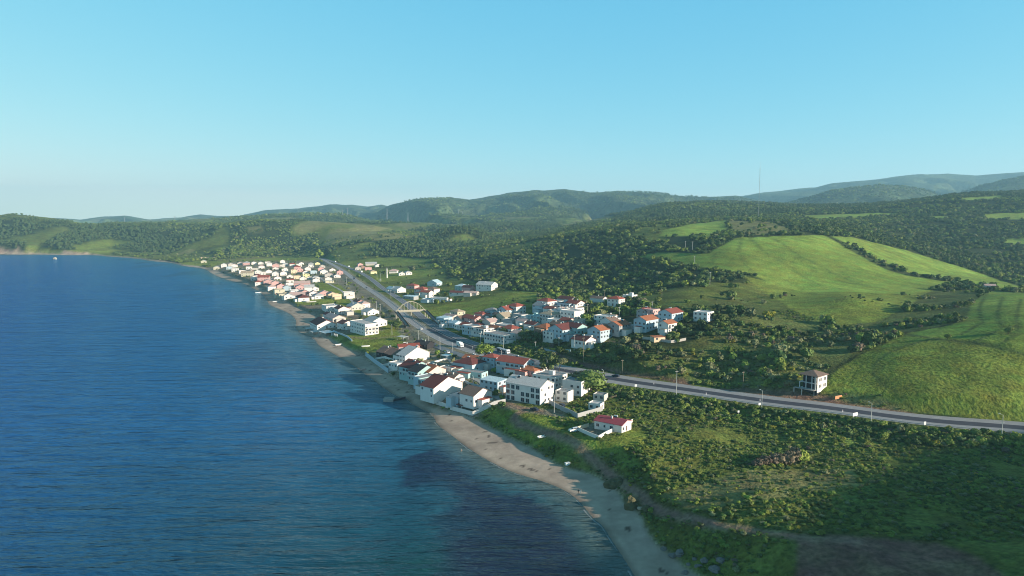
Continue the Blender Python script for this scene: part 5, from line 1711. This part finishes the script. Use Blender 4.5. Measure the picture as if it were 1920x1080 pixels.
# concrete block jetty
p = Vector(at_z(729, 752, 0.0))
r = bpy.data.objects.new("jetty", None); COL.objects.link(r); r.location = p
tag(r, "short dark jetty with a square pale head reaching into the sea", "jetty")
m = MB(); m.box(-2.6,-2.2,-2.5,2.6,2.2,1.3); m.box(-2.75,-2.35,1.3,2.75,2.35,1.55); m.build("head", [M_CONC], r)
m = MB()
q = Vector(at_z(760, 747, 0.0)) - p
m.slab([Vector((2.2,-.9,.75)), Vector((q.x,q.y-.9,.9)), Vector((q.x,q.y+.9,.9)), Vector((2.2,.9,.75))], 1.2); m.build("walkway", [M_ASPD], r)

def rock(px, py, s, label, mat, z=None, seed=1, name="rock", sc=(1,1,1), group=None):
    p = pv(px, py) if z is None else Vector(at_z(px, py, z))
    R = np.random.RandomState(seed)
    import bmesh
    bm = bmesh.new()
    bmesh.ops.create_icosphere(bm, subdivisions=3, radius=1)
    for v in bm.verts:
        c = v.co
        n_ = 0
        for k_ in range(5):
            a = R.__class__(seed * 9 + k_).randn(3)
            n_ += max(0, c.dot(Vector(a).normalized()) - .55) * .5
        f_ = 1 - n_ + .09 * math.sin(c.x * 7 + seed) * math.sin(c.y * 6) + .05 * math.sin(c.z * 13 + seed)
        v.co = Vector((c.x * sc[0], c.y * sc[1], max(c.z, -.4) * sc[2])) * f_ * s
    me = bpy.data.meshes.new(name)
    bm.to_mesh(me)
    bm.free()
    me.materials.append(mat)
    return tag(link(name, me, None, p, seed), label, "rock", group)
M_ROCK = basic("pale_rock", (0.52, 0.44, 0.34), 0.95, 0.3, 0.25, bump=.5)
M_ROCKG = basic('grey_rock', (0.20, 0.19, 0.18), .95, .3, .5)
M_EARTH = basic("earthy_rock", (0.13, 0.12, 0.06), 0.95, 0.4, 0.5, bump=.6)
rock(103, 486, 6.5, "white rock islet standing in the sea at far left", basic("white_rock", (0.48,0.42,0.34), .9, .2, .2, bump=.8), 0.3, 3, "rock_islet", (1,.6,.9))
rock(1183, 949, 3.6, "large grass-capped boulder on the beach edge at the track's end", M_EARTH, None, 5, sc=(.8,.8,1.1))
rock(1212, 955, 2.0, "smaller boulder right of the grass-capped one", M_EARTH, None, 8, sc=(1,.8,.7))
rock(1201, 953, 1.2, "small pale stone between the two beach boulders", M_ROCK, None, 9, sc=(1,.8,.6))
rock(1152, 908, 4.0, "overhanging earth knoll where the track cuts the bank", M_EARTH, None, 12, sc=(1,.9,.8))
ri = 0
for q in [(1245,1030),(1262,1042),(1275,1038),(1290,1058),(1310,1062),(1322,1050),(1340,1068),(1302,1048),(1285,1075),(1352,1052)]:
    ri += 1
    rock(q[0], q[1], .9 + (ri % 4) * .35, "pale rock in the dark heap at the lower right beach edge", M_ROCKG, None, 20 + ri, "rock", (1,.8,.6), "pale rocks at the lower right beach edge")

M_SKIN = basic("skin", (0.55, 0.34, 0.24), 0.6, .03)
M_DARKC = basic("dark_cloth", (0.02, 0.02, 0.025), 0.9, .05)
M_LIGHTC = basic("light_cloth", (0.55, 0.53, 0.50), 0.9, .05)
M_HAIR = basic("hair", (0.03, 0.02, 0.015), 0.7, .05)
def person(loc, face, label, body_mat, joints, hair=M_HAIR, clothes=None, leg_mat=None):
    """joints: list of (name, parent index, (x,y,z), radius); one skinned body"""
    me = bpy.data.meshes.new("person")
    me.from_pydata([j[2] for j in joints], [(j[1], i) for i, j in enumerate(joints) if j[1] >= 0], [])
    o = bpy.data.objects.new("person", me)
    COL.objects.link(o)
    o.location = loc
    o.rotation_euler = (0, 0, face)
    sk = o.modifiers.new("skin", 'SKIN')
    for i, j in enumerate(joints):
        me.skin_vertices[0].data[i].radius = (j[3], j[3])
    me.skin_vertices[0].data[0].use_root = True
    sb = o.modifiers.new("sub", 'SUBSURF')
    sb.levels = sb.render_levels = 1
    me.materials.append(body_mat)
    tag(o, label, "person")
    h = [j for j in joints if j[0] == 'head'][0]
    m = MB()
    c = Vector(h[2])
    for i in range(3):
        m.tube(c + Vector((0,.02,.00 + .045*i)), c + Vector((0,.02,.05 + .045*i)), .125 - .02*i, .11 - .035*i, 10)
    m.build("hair", [hair], o)
    return o
STAND = [('pelvis',-1,(0,0,.95),.15),('waist',0,(0,0,1.1),.13),('chest',1,(0,0,1.32),.16),('neck',2,(0,0,1.5),.06),('head',3,(0,-.01,1.64),.105),
 ('sh',2,(.19,0,1.44),.065),('el',5,(.25,.02,1.17),.045),('wr',6,(.26,-.05,.93),.035),('hd',7,(.26,-.07,.84),.035),
 ('sh2',2,(-.19,0,1.44),.065),('el2',9,(-.25,.03,1.17),.045),('wr2',10,(-.26,-.03,.93),.035),('hd2',11,(-.26,-.05,.84),.035),
 ('hip',0,(.10,0,.86),.10),('kn',13,(.11,-.03,.48),.065),('an',14,(.11,.06,.08),.045),('ft',15,(.11,-.1,.04),.04),
 ('hip2',0,(-.10,0,.86),.10),('kn2',17,(-.11,-.08,.48),.065),('an2',18,(-.11,-.08,.08),.045),('ft2',19,(-.11,-.24,.04),.04)]
person(pv(1084, 925.5), 2.2, "person in black standing on the beach near the waterline", M_DARKC, STAND)
person(pv(1088.5, 926), 2.4, "person in light clothes standing beside the one in black", M_LIGHTC, STAND)
person(pv(1188, 955), 1.0, "person in pale top sitting between the boulders by the track", M_LIGHTC,
 [('pelvis',-1,(0,0,.20),.15),('chest',0,(0,.05,.55),.16),('neck',1,(0,.03,.72),.06),('head',2,(0,.0,.86),.105),('sh',1,(.19,.03,.66),.065),('el',4,(.25,-.1,.42),.045),('wr',5,(.15,-.32,.40),.035),
  ('sh2',1,(-.19,.03,.66),.065),('el2',7,(-.25,-.1,.42),.045),('wr2',8,(-.15,-.32,.40),.035),('kn',0,(.13,-.38,.45),.075),('an',10,(.13,-.52,.06),.045),('ft',11,(.13,-.66,.04),.04),('kn2',0,(-.13,-.38,.45),.075),('an2',13,(-.13,-.52,.06),.045),('ft2',14,(-.13,-.66,.04),.04)])
person(Vector(at_z(864.5, 846, 0.0)) + Vector((0,0,-.72)), 2.6, "bather standing hip-deep in the sea with arms held out", M_SKIN,
 [('pelvis',-1,(0,0,.80),.16),('waist',0,(0,0,.98),.15),('chest',1,(0,0,1.28),.18),('neck',2,(0,0,1.47),.07),('head',3,(0,-.02,1.63),.12),
  ('sh',2,(.22,0,1.40),.08),('el',5,(.45,-.06,1.18),.06),('wr',6,(.58,-.12,.95),.045),('sh2',2,(-.22,0,1.40),.08),('el2',8,(-.45,-.06,1.18),.06),('wr2',9,(-.58,-.12,.95),.045),
  ('kn',0,(.13,0,.4),.09),('an',11,(.13,0,.05),.05),('kn2',0,(-.13,0,.4),.09),('an2',13,(-.13,0,.05),.05)], hair=basic("white_cap", (.8,.8,.8), .7))

# ------------------------------------------------------------------ trees and bushes
def leaf_mat(name, col, hue=0.03, val=0.28):
    m = bpy.data.materials.new(name)
    m.use_nodes = True
    nt = m.node_tree
    b = nt.nodes["Principled BSDF"]
    b.inputs["Roughness"].default_value = 0.75
    b.inputs["Specular IOR Level"].default_value = 0.2
    oi = N(nt, "ShaderNodeObjectInfo")
    tc = N(nt, "ShaderNodeNewGeometry")
    no = N(nt, "ShaderNodeTexNoise")
    no.inputs["Scale"].default_value = 0.45
    no.inputs["Detail"].default_value = 3
    nt.links.new(tc.outputs["Position"], no.inputs["Vector"])
    no2 = N(nt, "ShaderNodeTexNoise")
    no2.inputs["Scale"].default_value = 0.02
    nt.links.new(tc.outputs["Position"], no2.inputs["Vector"])
    hs = N(nt, "ShaderNodeHueSaturation")
    hs.inputs["Color"].default_value = (*col, 1)
    mh = N(nt, "ShaderNodeMapRange")
    mh.inputs[3].default_value, mh.inputs[4].default_value = 0.5 - hue, 0.5 + hue * .5
    nt.links.new(oi.outputs["Random"], mh.inputs[0])
    nt.links.new(mh.outputs[0], hs.inputs["Hue"])
    ad = N(nt, "ShaderNodeMath", operation='ADD')
    nt.links.new(no.outputs[0], ad.inputs[0])
    nt.links.new(no2.outputs[0], ad.inputs[1])
    mv = N(nt, "ShaderNodeMapRange")
    mv.inputs[1].default_value, mv.inputs[2].default_value = 0.7, 1.3
    mv.inputs[3].default_value, mv.inputs[4].default_value = 1 - val, 1 + val
    nt.links.new(ad.outputs[0], mv.inputs[0])
    m3 = N(nt, "ShaderNodeMapRange")
    m3.inputs[3].default_value, m3.inputs[4].default_value = 0.78, 1.25
    mp = N(nt, "ShaderNodeMath", operation='FRACT')
    ml = N(nt, "ShaderNodeMath", operation='MULTIPLY')
    ml.inputs[1].default_value = 37.7
    nt.links.new(oi.outputs["Random"], ml.inputs[0])
    nt.links.new(ml.outputs[0], mp.inputs[0])
    nt.links.new(mp.outputs[0], m3.inputs[0])
    mm = N(nt, "ShaderNodeMath", operation='MULTIPLY')
    nt.links.new(mv.outputs[0], mm.inputs[0])
    nt.links.new(m3.outputs[0], mm.inputs[1])
    nt.links.new(mm.outputs[0], hs.inputs["Value"])
    nt.links.new(hs.outputs[0], b.inputs["Base Color"])
    return m
L_OAK = leaf_mat("oak_leaves", (0.098, 0.148, 0.038))
L_DARK = leaf_mat("dark_leaves", (0.070, 0.112, 0.038))
L_BRIGHT = leaf_mat("bright_leaves", (0.165, 0.225, 0.042))
L_OLIVE = leaf_mat("olive_leaves", (0.175, 0.190, 0.090))
L_GORSE = leaf_mat("broom_flowers", (0.30, 0.27, 0.035))
L_DRY = leaf_mat("dry_twigs", (0.15, 0.12, 0.08))
M_BARK = basic("bark", (0.09, 0.065, 0.045), 0.95, .2, 2.0)

def crown_mesh(name, mat, seed, n=170, leaf=.30, flat=.8, lobes=6, low=.12, core=True):
    """unit crown about 2 wide: lobes filled with small leaf-clump faces round a rough inner mass"""
    R = np.random.RandomState(seed)
    V, Fc = [], []
    L = []
    for i in range(lobes):
        a = R.rand() * 6.28
        rr_ = .52 * math.sqrt(R.rand()) if i else 0
        L.append((rr_ * math.cos(a), rr_ * math.sin(a), low + flat * (.35 + .65 * R.rand()) * (1 - rr_ * .5), .38 + .25 * R.rand()))
    for k_ in range(n):
        lx, ly, lz, lr = L[R.randint(lobes)]
        d = R.randn(3)
        d /= np.linalg.norm(d)
        d[2] = abs(d[2]) * (1 if R.rand() < .78 else -1)
        rad = lr * (.75 + .35 * R.rand())
        c = np.array([lx, ly, lz]) + d * rad * np.array([1, 1, .8])
        c[2] = max(c[2], .03)
        t = d + R.randn(3) * .55
        t /= np.linalg.norm(t)
        a = np.cross(t, [0.3, 0.2, 1])
        a /= np.linalg.norm(a)
        b_ = np.cross(t, a)
        s = leaf * (.55 + .7 * R.rand())
        i0 = len(V)
        V += [c + a*s*.6, c + b_*s*.5 + t*.05, c - a*s*.55, c - b_*s*.6 - t*.04]
        Fc.append((i0, i0+1, i0+2, i0+3))
    if core:
        for (lx, ly, lz, lr) in L:
            i0 = len(V)
            q = lr * .78
            ring = [(math.cos(a), math.sin(a)) for a in (0, 1.05, 2.1, 3.14, 4.19, 5.24)]
            V += [np.array([lx + x*q*(.8+.3*R.rand()), ly + y*q*(.8+.3*R.rand()), max(lz - q*.35, .0)]) for x, y in ring]
            V += [np.array([lx + x*q*.75, ly + y*q*.75, lz + q*.5*(.8+.4*R.rand())]) for x, y in ring]
            V.append(np.array([lx, ly, lz + q*.85]))
            for i in range(6):
                j = (i + 1) % 6
                Fc.append((i0+i, i0+j, i0+6+j, i0+6+i))
                Fc.append((i0+6+i, i0+6+j, i0+12))
    return new_mesh(name, np.array(V), Fc, [mat])

def trunk_mesh(seed, h=.35, lean=0.0):
    R = random.Random(seed)
    m = MB()
    m.tube((0,0,-.25), (lean*.4,0,h*.6), .075, .06, 7)
    m.tube((lean*.4,0,h*.6), (lean,0,h+.15), .06, .045, 6)
    for i in range(4):
        a = i * 1.57 + R.random()
        m.tube((lean*.8,0,h), (lean+.38*math.cos(a), .38*math.sin(a), h+.42), .035, .012, 5)
    return m.mesh("trunk", [M_BARK])

CR = {}
for key, mat, kw in (("oak", L_OAK, {}), ("dark", L_DARK, {}), ("bright", L_BRIGHT, {}), ("olive", L_OLIVE, dict(n=130)), ("gorse", L_GORSE, dict(n=130, flat=.5)), ("dry", L_DRY, dict(n=150, leaf=.22))):
    CR[key] = [crown_mesh("crown", mat, 100 + 7 * i + len(key), **kw) for i in range(3)]
CR["pine"] = [crown_mesh("crown", L_DARK, 300 + i, n=110, leaf=.28, flat=1.7, lobes=5, low=.1) for i in range(2)]
BIGCR = {k_: crown_mesh("crown", m_, 500 + i, n=620, leaf=.17, lobes=11, low=.45) for i, (k_, m_) in enumerate((("oak", L_OAK), ("dark", L_DARK), ("bright", L_BRIGHT), ("olive", L_OLIVE)))}
TRK = trunk_mesh(1)

def plant(loc, s, crown, label, cat, name, rz=0.0, zs=1.0, trunk=True, group=None, lift=0.0):
    r = bpy.data.objects.new(name, None)
    COL.objects.link(r)
    r.location = loc
    r.rotation_euler = (0, 0, rz)
    r.scale = (s, s, s * zs)
    tag(r, label, cat, group)
    link("crown" if cat == "tree" else "foliage", crown, r, (0, 0, lift))
    if trunk:
        link("trunk" if cat == "tree" else "stem", TRK, r)
    return r
SRC = []
# single trees the picture shows
for px, py, s, key, lab, zs, lift in (
    (909,672,7.0,"bright","round bright green tree at the road edge between red roofs and trailer truck",.85,.2),
    (1029,699,6.2,"dark","dark rounded tree beside the street lamp at the terracotta terrace",1.1,.05),
    (1108,737,9.0,"oak","big leafy tree, olive on its left side, right of the tall white cubic house",.85,0),
    (1091,730,7.5,"olive","grey-olive tree leaning against the big leafy one",.9,0),
    (945,628,4.0,"dark","dark tree in the garden left of the orange pyramid roof",1.0,0),
    (985,640,6.5,"dark","large dark tree beside the balconied roadside house",.9,0),
    (1004,643,6.0,"dark","second large dark tree right of the balconied roadside house",.9,0),
    (742,617,6.0,"oak","green tree beneath the left ramp of the footbridge",.8,0),
    (900,612,4.0,"dark","dark tree behind the long pink house",1.0,0),
    (927,606,4.6,"dark","dark tree between pink house and cream gable",1.0,0),
    (1046,601,3.6,"dark","dark round tree before the plain white block",1.0,0),
    (1044,578,3.6,"dark","dark tree right of the upper-left red hip roof",1.0,0),
    (1098,604,5.0,"bright","yellow-green tree below the terraced white houses",.9,0),
    (1106,612,4.5,"dark","dark tree left of the white flat-roofed two-storey house",.9,0),
    (713,502,7,"oak","round tree beside the farm hamlet",.9,0), (788,502,9,"oak","left large tree in the valley meadow beyond the minaret",.8,0), (815,503,9,"bright","right large tree in the valley meadow beyond the minaret",.8,0),
    (772,507,9,"olive","brownish-green tree left of the two large meadow trees",.8,0), (720,514,6,"dark","dark tree at the minaret's foot",.8,0),
    (599,484,12,"bright","tall bright tree left of where the highway enters the hills",1.3,0), (528,507,6,"oak","dark green tree in the middle of the far beach village",.8,0), (592,540,6,"oak","bushy tree by the far village meadow",.8,0),
    (1500,868,3.6,"bright","bright yellow-green bush at the right end of the brown dry thicket",1.0,0),
    (1890,626,3.0,"oak","lone round tree in the boundary between the near crop and meadow",.9,0),
    (1777,636,2.4,"oak","lone bush on the boundary line of the near green field",.9,0)):
    c = BIGCR.get(key)
    near_ = py > 590
    SRC.append(plant(pv(px, py, -.2), s, c if near_ else CR[key][0], lab, "tree", "tree", rnd.random()*6, zs, True, None, lift))
# the leaning pine by the highway
p = pv(1048, 702)
r = bpy.data.objects.new("pine_tree", None); COL.objects.link(r); r.location = p
tag(r, "leaning umbrella pine with a bare curved trunk beside the highway", "tree")
m = MB()
pts = [(0,0,-.6),(0,0,2.2),(.5,0,4.4),(1.7,0,6.4)]
for i in range(3): m.tube(pts[i], pts[i+1], .26-.05*i, .21-.05*i, 8)
for a in range(5): m.tube(pts[3], (1.7+1.9*math.cos(a*1.26), 1.9*math.sin(a*1.26), 7.6), .10, .04, 5)
m.build("trunk", [M_BARK], r)
o = link("crown", BIGCR["olive"], r, (2.0, 0, 5.6)); o.scale = (3.6, 3.4, 2.6)
# brown dry thicket
for i in range(9):
    t = i / 8
    plant(pv(1413 + 78 * t, 873 - 4 * t, -.1), 2.3 + 1.3 * t, CR["dry"][i % 3], "brown leafless thicket with a bright bush at its right end", "bush", "dry_bush", i, 1.0 + .5 * t, False, "brown dry thicket in the lower meadow")

# ------------------------------------------------------------------ scattered vegetation
near_pool, stuff_pts = [], {}
def sample(n, y0, y1, power=1.0):
    t = rs.rand(n)
    y = (y0 ** (power + 1) + t * (y1 ** (power + 1) - y0 ** (power + 1))) ** (1 / (power + 1))
    u = rs.uniform(-.86, .92, n)
    return u * y, y
# exact classes straight from the ground grid
def class_at(x, y):
    i = np.clip(np.searchsorted(rows, y) - 1, 0, nr - 2)
    u = x / (y + 190.0)
    j = np.clip(np.searchsorted(us, u) - 1, 0, nc - 2)
    return CL[i, j], GZ[i, j], slope[i, j], DS[i, j]
def on_house(x, y, pad=1.5):
    m = np.zeros(x.shape, bool)
    for (hx, hy, s, ca, sa, a, b_) in PLACES:
        dx, dy = x - hx, y - hy
        m |= (np.abs(dx * ca + dy * sa) < a + pad) & (np.abs(-dx * sa + dy * ca) < b_ + pad)
    return m
def road_d(x, y):
    return np.minimum(pl_dist(x, y, RD_SEA), pl_dist(x, y, RD_INL))

def scatter(n, y0, y1, rule, power=1.0):
    x, y = sample(n, y0, y1, power)
    c, z, sl, ds = class_at(x, y)
    keep, key, size = rule(x, y, c, z, sl, ds)
    keep &= z > .8
    idx_ = np.nonzero(keep)[0]
    x, y, size, key = x[idx_], y[idx_], size[idx_], key[idx_]
    k2 = road_d(x, y) > 6.5 + size * .8
    k2 &= ~on_house(x, y, .4)
    x, y, size, key = x[k2], y[k2], size[k2], key[k2]
    return x, y, height(x, y), size, key
KEYS = ["oak", "dark", "bright", "olive", "gorse", "dry", "pine"]
def pick(n, w):
    w = np.array(w, float)
    return rs.choice(len(w), n, p=w / w.sum())

def r_forest(lo, hi, frac):
    def f(x, y, c, z, sl, ds):
        n = len(x)
        g = fbm(x, y, 120, 3, 201)
        key = np.where(g > .1, pick(n, [5,2,2.5,.8,0,0,0]), pick(n, [4,6,1,.4,0,0,0]))
        pn = (fbm(x, y, 420, 2, 207) > .12) & (y > 1500)
        key = np.where(pn, np.where(rs.rand(n) < .75, 6, 1), key)
        gap = fbm(x, y, 45, 3, 211)
        keep = (c == FOREST) & (rs.rand(n) < frac) & (gap > -.33)
        return keep, key, lo + (hi - lo) * rs.rand(n) ** 1.3
    return f
def r_scrub(x, y, c, z, sl, ds):
    n = len(x)
    g = fbm(x, y, 38, 3, 221)
    key = np.where(g > .05, pick(n, [3,1,3,3,.6,.6,0]), pick(n, [4,4,1,1.6,.25,.4,0]))
    keep = (c == SCRUB) & (fbm(x, y, 30, 3, 225) > -.04)
    return keep, key, 1.0 + 2.4 * rs.rand(n) ** 2 * (1 + (g < -.1))
def r_rough(x, y, c, z, sl, ds):
    n = len(x)
    g = fbm(x, y, 24, 3, 231)
    key = np.where(g > 0, pick(n, [4,1,5,1.5,.15,.12,0]), pick(n, [5,3,3,1,.05,.2,0]))
    bank = (road_d(x, y) < 26) & (c == ROUGH)
    keep = ((c == ROUGH) & (g > -.2) & (rs.rand(n) < .8)) | ((c == GRASS) & (g > .27) & (y < 420) & (x < 60)) | ((c == ROUGH) & bank) | ((c == DRY) & (rs.rand(n) < .3))
    sz = .45 + .9 * rs.rand(n) ** 2
    sz = np.where(bank, sz * 1.7, sz)
    return keep, key, sz
def r_town(x, y, c, z, sl, ds):
    n = len(x)
    key = pick(n, [4,5,2,1.5,0,.3,0])
    keep = (np.isin(c, [TOWN]) & (fbm(x, y, 60, 2, 241) > -.15)) | ((c == GRASS) & (y > 500) & (fbm(x, y, 60, 2, 243) > .3))
    return keep, key, 1.0 + 1.8 * rs.rand(n) ** 2
def r_field(x, y, c, z, sl, ds):
    n = len(x)
    keep = ((c == DRY) | (c == ROUGH)) & (rs.rand(n) < .5)
    return keep, pick(n, [4,3,2,1,0,0,0]), 2 + 2.5 * rs.rand(n)

sets = []
sets.append(("woodland", scatter(38000, 420, 1500, r_forest(2.3, 4.5, .95), 1.0)))
sets.append(("woodland", scatter(125000, 1300, 3300, r_forest(2.5, 4.8, .97), .6)))
sets.append(("woodland", scatter(26000, 3200, 4700, r_forest(4, 7.5, .9), .4)))
sets.append(("scrub", scatter(24000, 300, 760, r_scrub)))
sets.append(("undergrowth", scatter(95000, 172, 520, r_rough)))
sets.append(("scrub", scatter(9000, 500, 1900, r_field, .7)))
sets.append(("garden_shrubs", scatter(15000, 300, 1700, r_town, .6)))

def region(px, py):
    if py < 470: return "on the upland ridges", 0
    if px < 700: return "among the beach village houses", 1
    if px < 1000 and py < 560: return "on the wooded slope above the valley meadows", 2
    if px < 1110 and py < 690: return "in the hill village gardens", 3
    if py < 560: return "in the dark wood below the light field", 4
    return None, 5

GN = None
def gn_group(sources):
    ng = bpy.data.node_groups.new("plant_cover", 'GeometryNodeTree')
    ng.interface.new_socket("Geometry", in_out='INPUT', socket_type='NodeSocketGeometry')
    ng.interface.new_socket("Geometry", in_out='OUTPUT', socket_type='NodeSocketGeometry')
    gi, go = ng.nodes.new("NodeGroupInput"), ng.nodes.new("NodeGroupOutput")
    gti = ng.nodes.new("GeometryNodeGeometryToInstance")
    # multi-input sockets list the last link first
    for o in reversed(sources):
        oi = ng.nodes.new("GeometryNodeObjectInfo")
        oi.transform_space = 'ORIGINAL'
        oi.inputs["Object"].default_value = o
        oi.inputs["As Instance"].default_value = False
        ng.links.new(oi.outputs["Geometry"], gti.inputs[0])
    iop = ng.nodes.new("GeometryNodeInstanceOnPoints")
    ng.links.new(gi.outputs[0], iop.inputs["Points"])
    ng.links.new(gti.outputs[0], iop.inputs["Instance"])
    iop.inputs["Pick Instance"].default_value = True
    def attr(nm, t):
        a = ng.nodes.new("GeometryNodeInputNamedAttribute")
        a.data_type = t
        a.inputs["Name"].default_value = nm
        return a
    ng.links.new(attr("variant", 'INT').outputs[0], iop.inputs["Instance Index"])
    ng.links.new(attr("turn", 'FLOAT_VECTOR').outputs[0], iop.inputs["Rotation"])
    ng.links.new(attr("size", 'FLOAT_VECTOR').outputs[0], iop.inputs["Scale"])
    ng.links.new(iop.outputs[0], go.inputs[0])
    return ng

# the plants that show largest become single things; the rest is cover
cand = []
for si, (nm, (x, y, z, s, key)) in enumerate(sets):
    px, py = to_px(x, y, z)
    vis = (px > 0) & (px < 1920) & (py > 340) & (py < 1085)
    show = s * F / np.maximum(y, 1) * vis
    for i in np.argsort(-show)[:400]:
        cand.append((show[i], si, i))
cand.sort(reverse=True)
single = cand[:210]
taken = {}
for _, si, i in single:
    taken.setdefault(si, set()).add(int(i))
LOOK = {"oak": "mid-green", "dark": "dark green", "bright": "fresh green", "olive": "grey-olive", "gorse": "yellow-flowering", "dry": "brown dry", "pine": "dark conical"}
def place_name(px, py, nm):
    if nm == "woodland":
        return "in the dark wood " + ("between village and light field" if px < 1450 else "on the far right hillside")
    if py > 700:
        if py > 930: return "in the shaded meadow at the lower right"
        if px > 1500: return "on the bank below the right stretch of highway"
        if px > 1200: return "in the meadow below the middle stretch of highway"
        if px > 1000: return "around the crimson-roofed bungalow"
        return "along the dirt track above the beach"
    if nm == "scrub":
        return "on the scrub slope " + ("behind the unfinished house" if px > 1500 else "between lone villa and highway" if px > 1280 else "right of the village")
    return "in gardens of the hill village" if px > 800 else "in gardens near the beach"
for _, si, i in single:
    nm, (x, y, z, s, key) = sets[si]
    k_ = KEYS[key[i]]
    px, py = to_px(x[i], y[i], z[i])
    cat = "tree" if (nm == "woodland" or s[i] > 2.6) else "bush"
    where = place_name(px, py, nm)
    lab = f"{LOOK[k_]} {'rounded tree' if cat == 'tree' else 'low bush'} {where}"
    o = plant((x[i], y[i], z[i] - .1), float(s[i]), CR[k_][i % len(CR[k_])], lab, cat, "tree" if cat == "tree" else "bush", (i * 1.7) % 6.28, .85 + .3 * ((i * 7) % 10) / 10, cat == "tree", f"{cat}es {where}" if cat == "bush" else f"trees {where}")
# crowns already standing in the scene serve as the pattern for the cover
srcs, order = [], []
for k_ in KEYS:
    for v_, me in enumerate(CR[k_]):
        o = next((c for c in COL.objects if c.data == me), None)
        if o is None:
            r_ = plant(pv(1000 + 13 * len(srcs), 905 + 3 * v_ , 0), .8, me, f"{LOOK[k_]} low bush beside the dirt track above the beach", "bush", "bush", 0, 1, False, "bushes along the dirt track")
            o = r_.children[0]
        srcs.append(o)
        order.append(k_)
base = {k_: [i for i, q in enumerate(order) if q == k_] for k_ in KEYS}
ng = gn_group(srcs)
for si, (nm, (x, y, z, s, key)) in enumerate(sets):
    keep = np.ones(len(x), bool)
    keep[list(taken.get(si, ()))] = False
    x, y, z, s, key = x[keep], y[keep], z[keep], s[keep], key[keep]
    n = len(x)
    me = bpy.data.meshes.new(nm)
    me.vertices.add(n)
    me.vertices.foreach_set("co", np.stack([x, y, z - .08 * s], -1).astype(np.float32).ravel())
    var = np.array([base[KEYS[key[i]]][i % len(base[KEYS[key[i]]])] for i in range(n)], np.int32)
    me.attributes.new("variant", 'INT', 'POINT').data.foreach_set("value", var)
    t = np.zeros((n, 3), np.float32)
    t[:, 2] = rs.rand(n) * 6.28
    me.attributes.new("turn", 'FLOAT_VECTOR', 'POINT').data.foreach_set("vector", t.ravel())
    sz = np.stack([s * rs.uniform(.85, 1.2, n), s * rs.uniform(.85, 1.2, n), s * (rs.uniform(.5, .9, n) if nm == 'undergrowth' else rs.uniform(.75, 1.15, n))], -1).astype(np.float32)
    me.attributes.new("size", 'FLOAT_VECTOR', 'POINT').data.foreach_set("vector", sz.ravel())
    o = link(nm, me)
    md = o.modifiers.new("cover", 'NODES')
    md.node_group = ng
    tag(o, kind="stuff")
    print("COVER", nm, n)

# ------------------------------------------------------------------ air
hz = MB()
hz.box(-9500, -700, -30, 9500, 9800, 560)
hm = bpy.data.materials.new("air")
hm.use_nodes = True
hnt = hm.node_tree
hnt.nodes.clear()
ho = N(hnt, "ShaderNodeOutputMaterial")
hv = N(hnt, "ShaderNodeVolumePrincipled")
hv.inputs["Color"].default_value = (0.42, 0.78, 1.0, 1)
hv.inputs["Density"].default_value = 0.000095
hv.inputs["Anisotropy"].default_value = 0.1
hnt.links.new(hv.outputs[0], ho.inputs["Volume"])
tag(hz.build("haze", [hm]), kind="stuff")
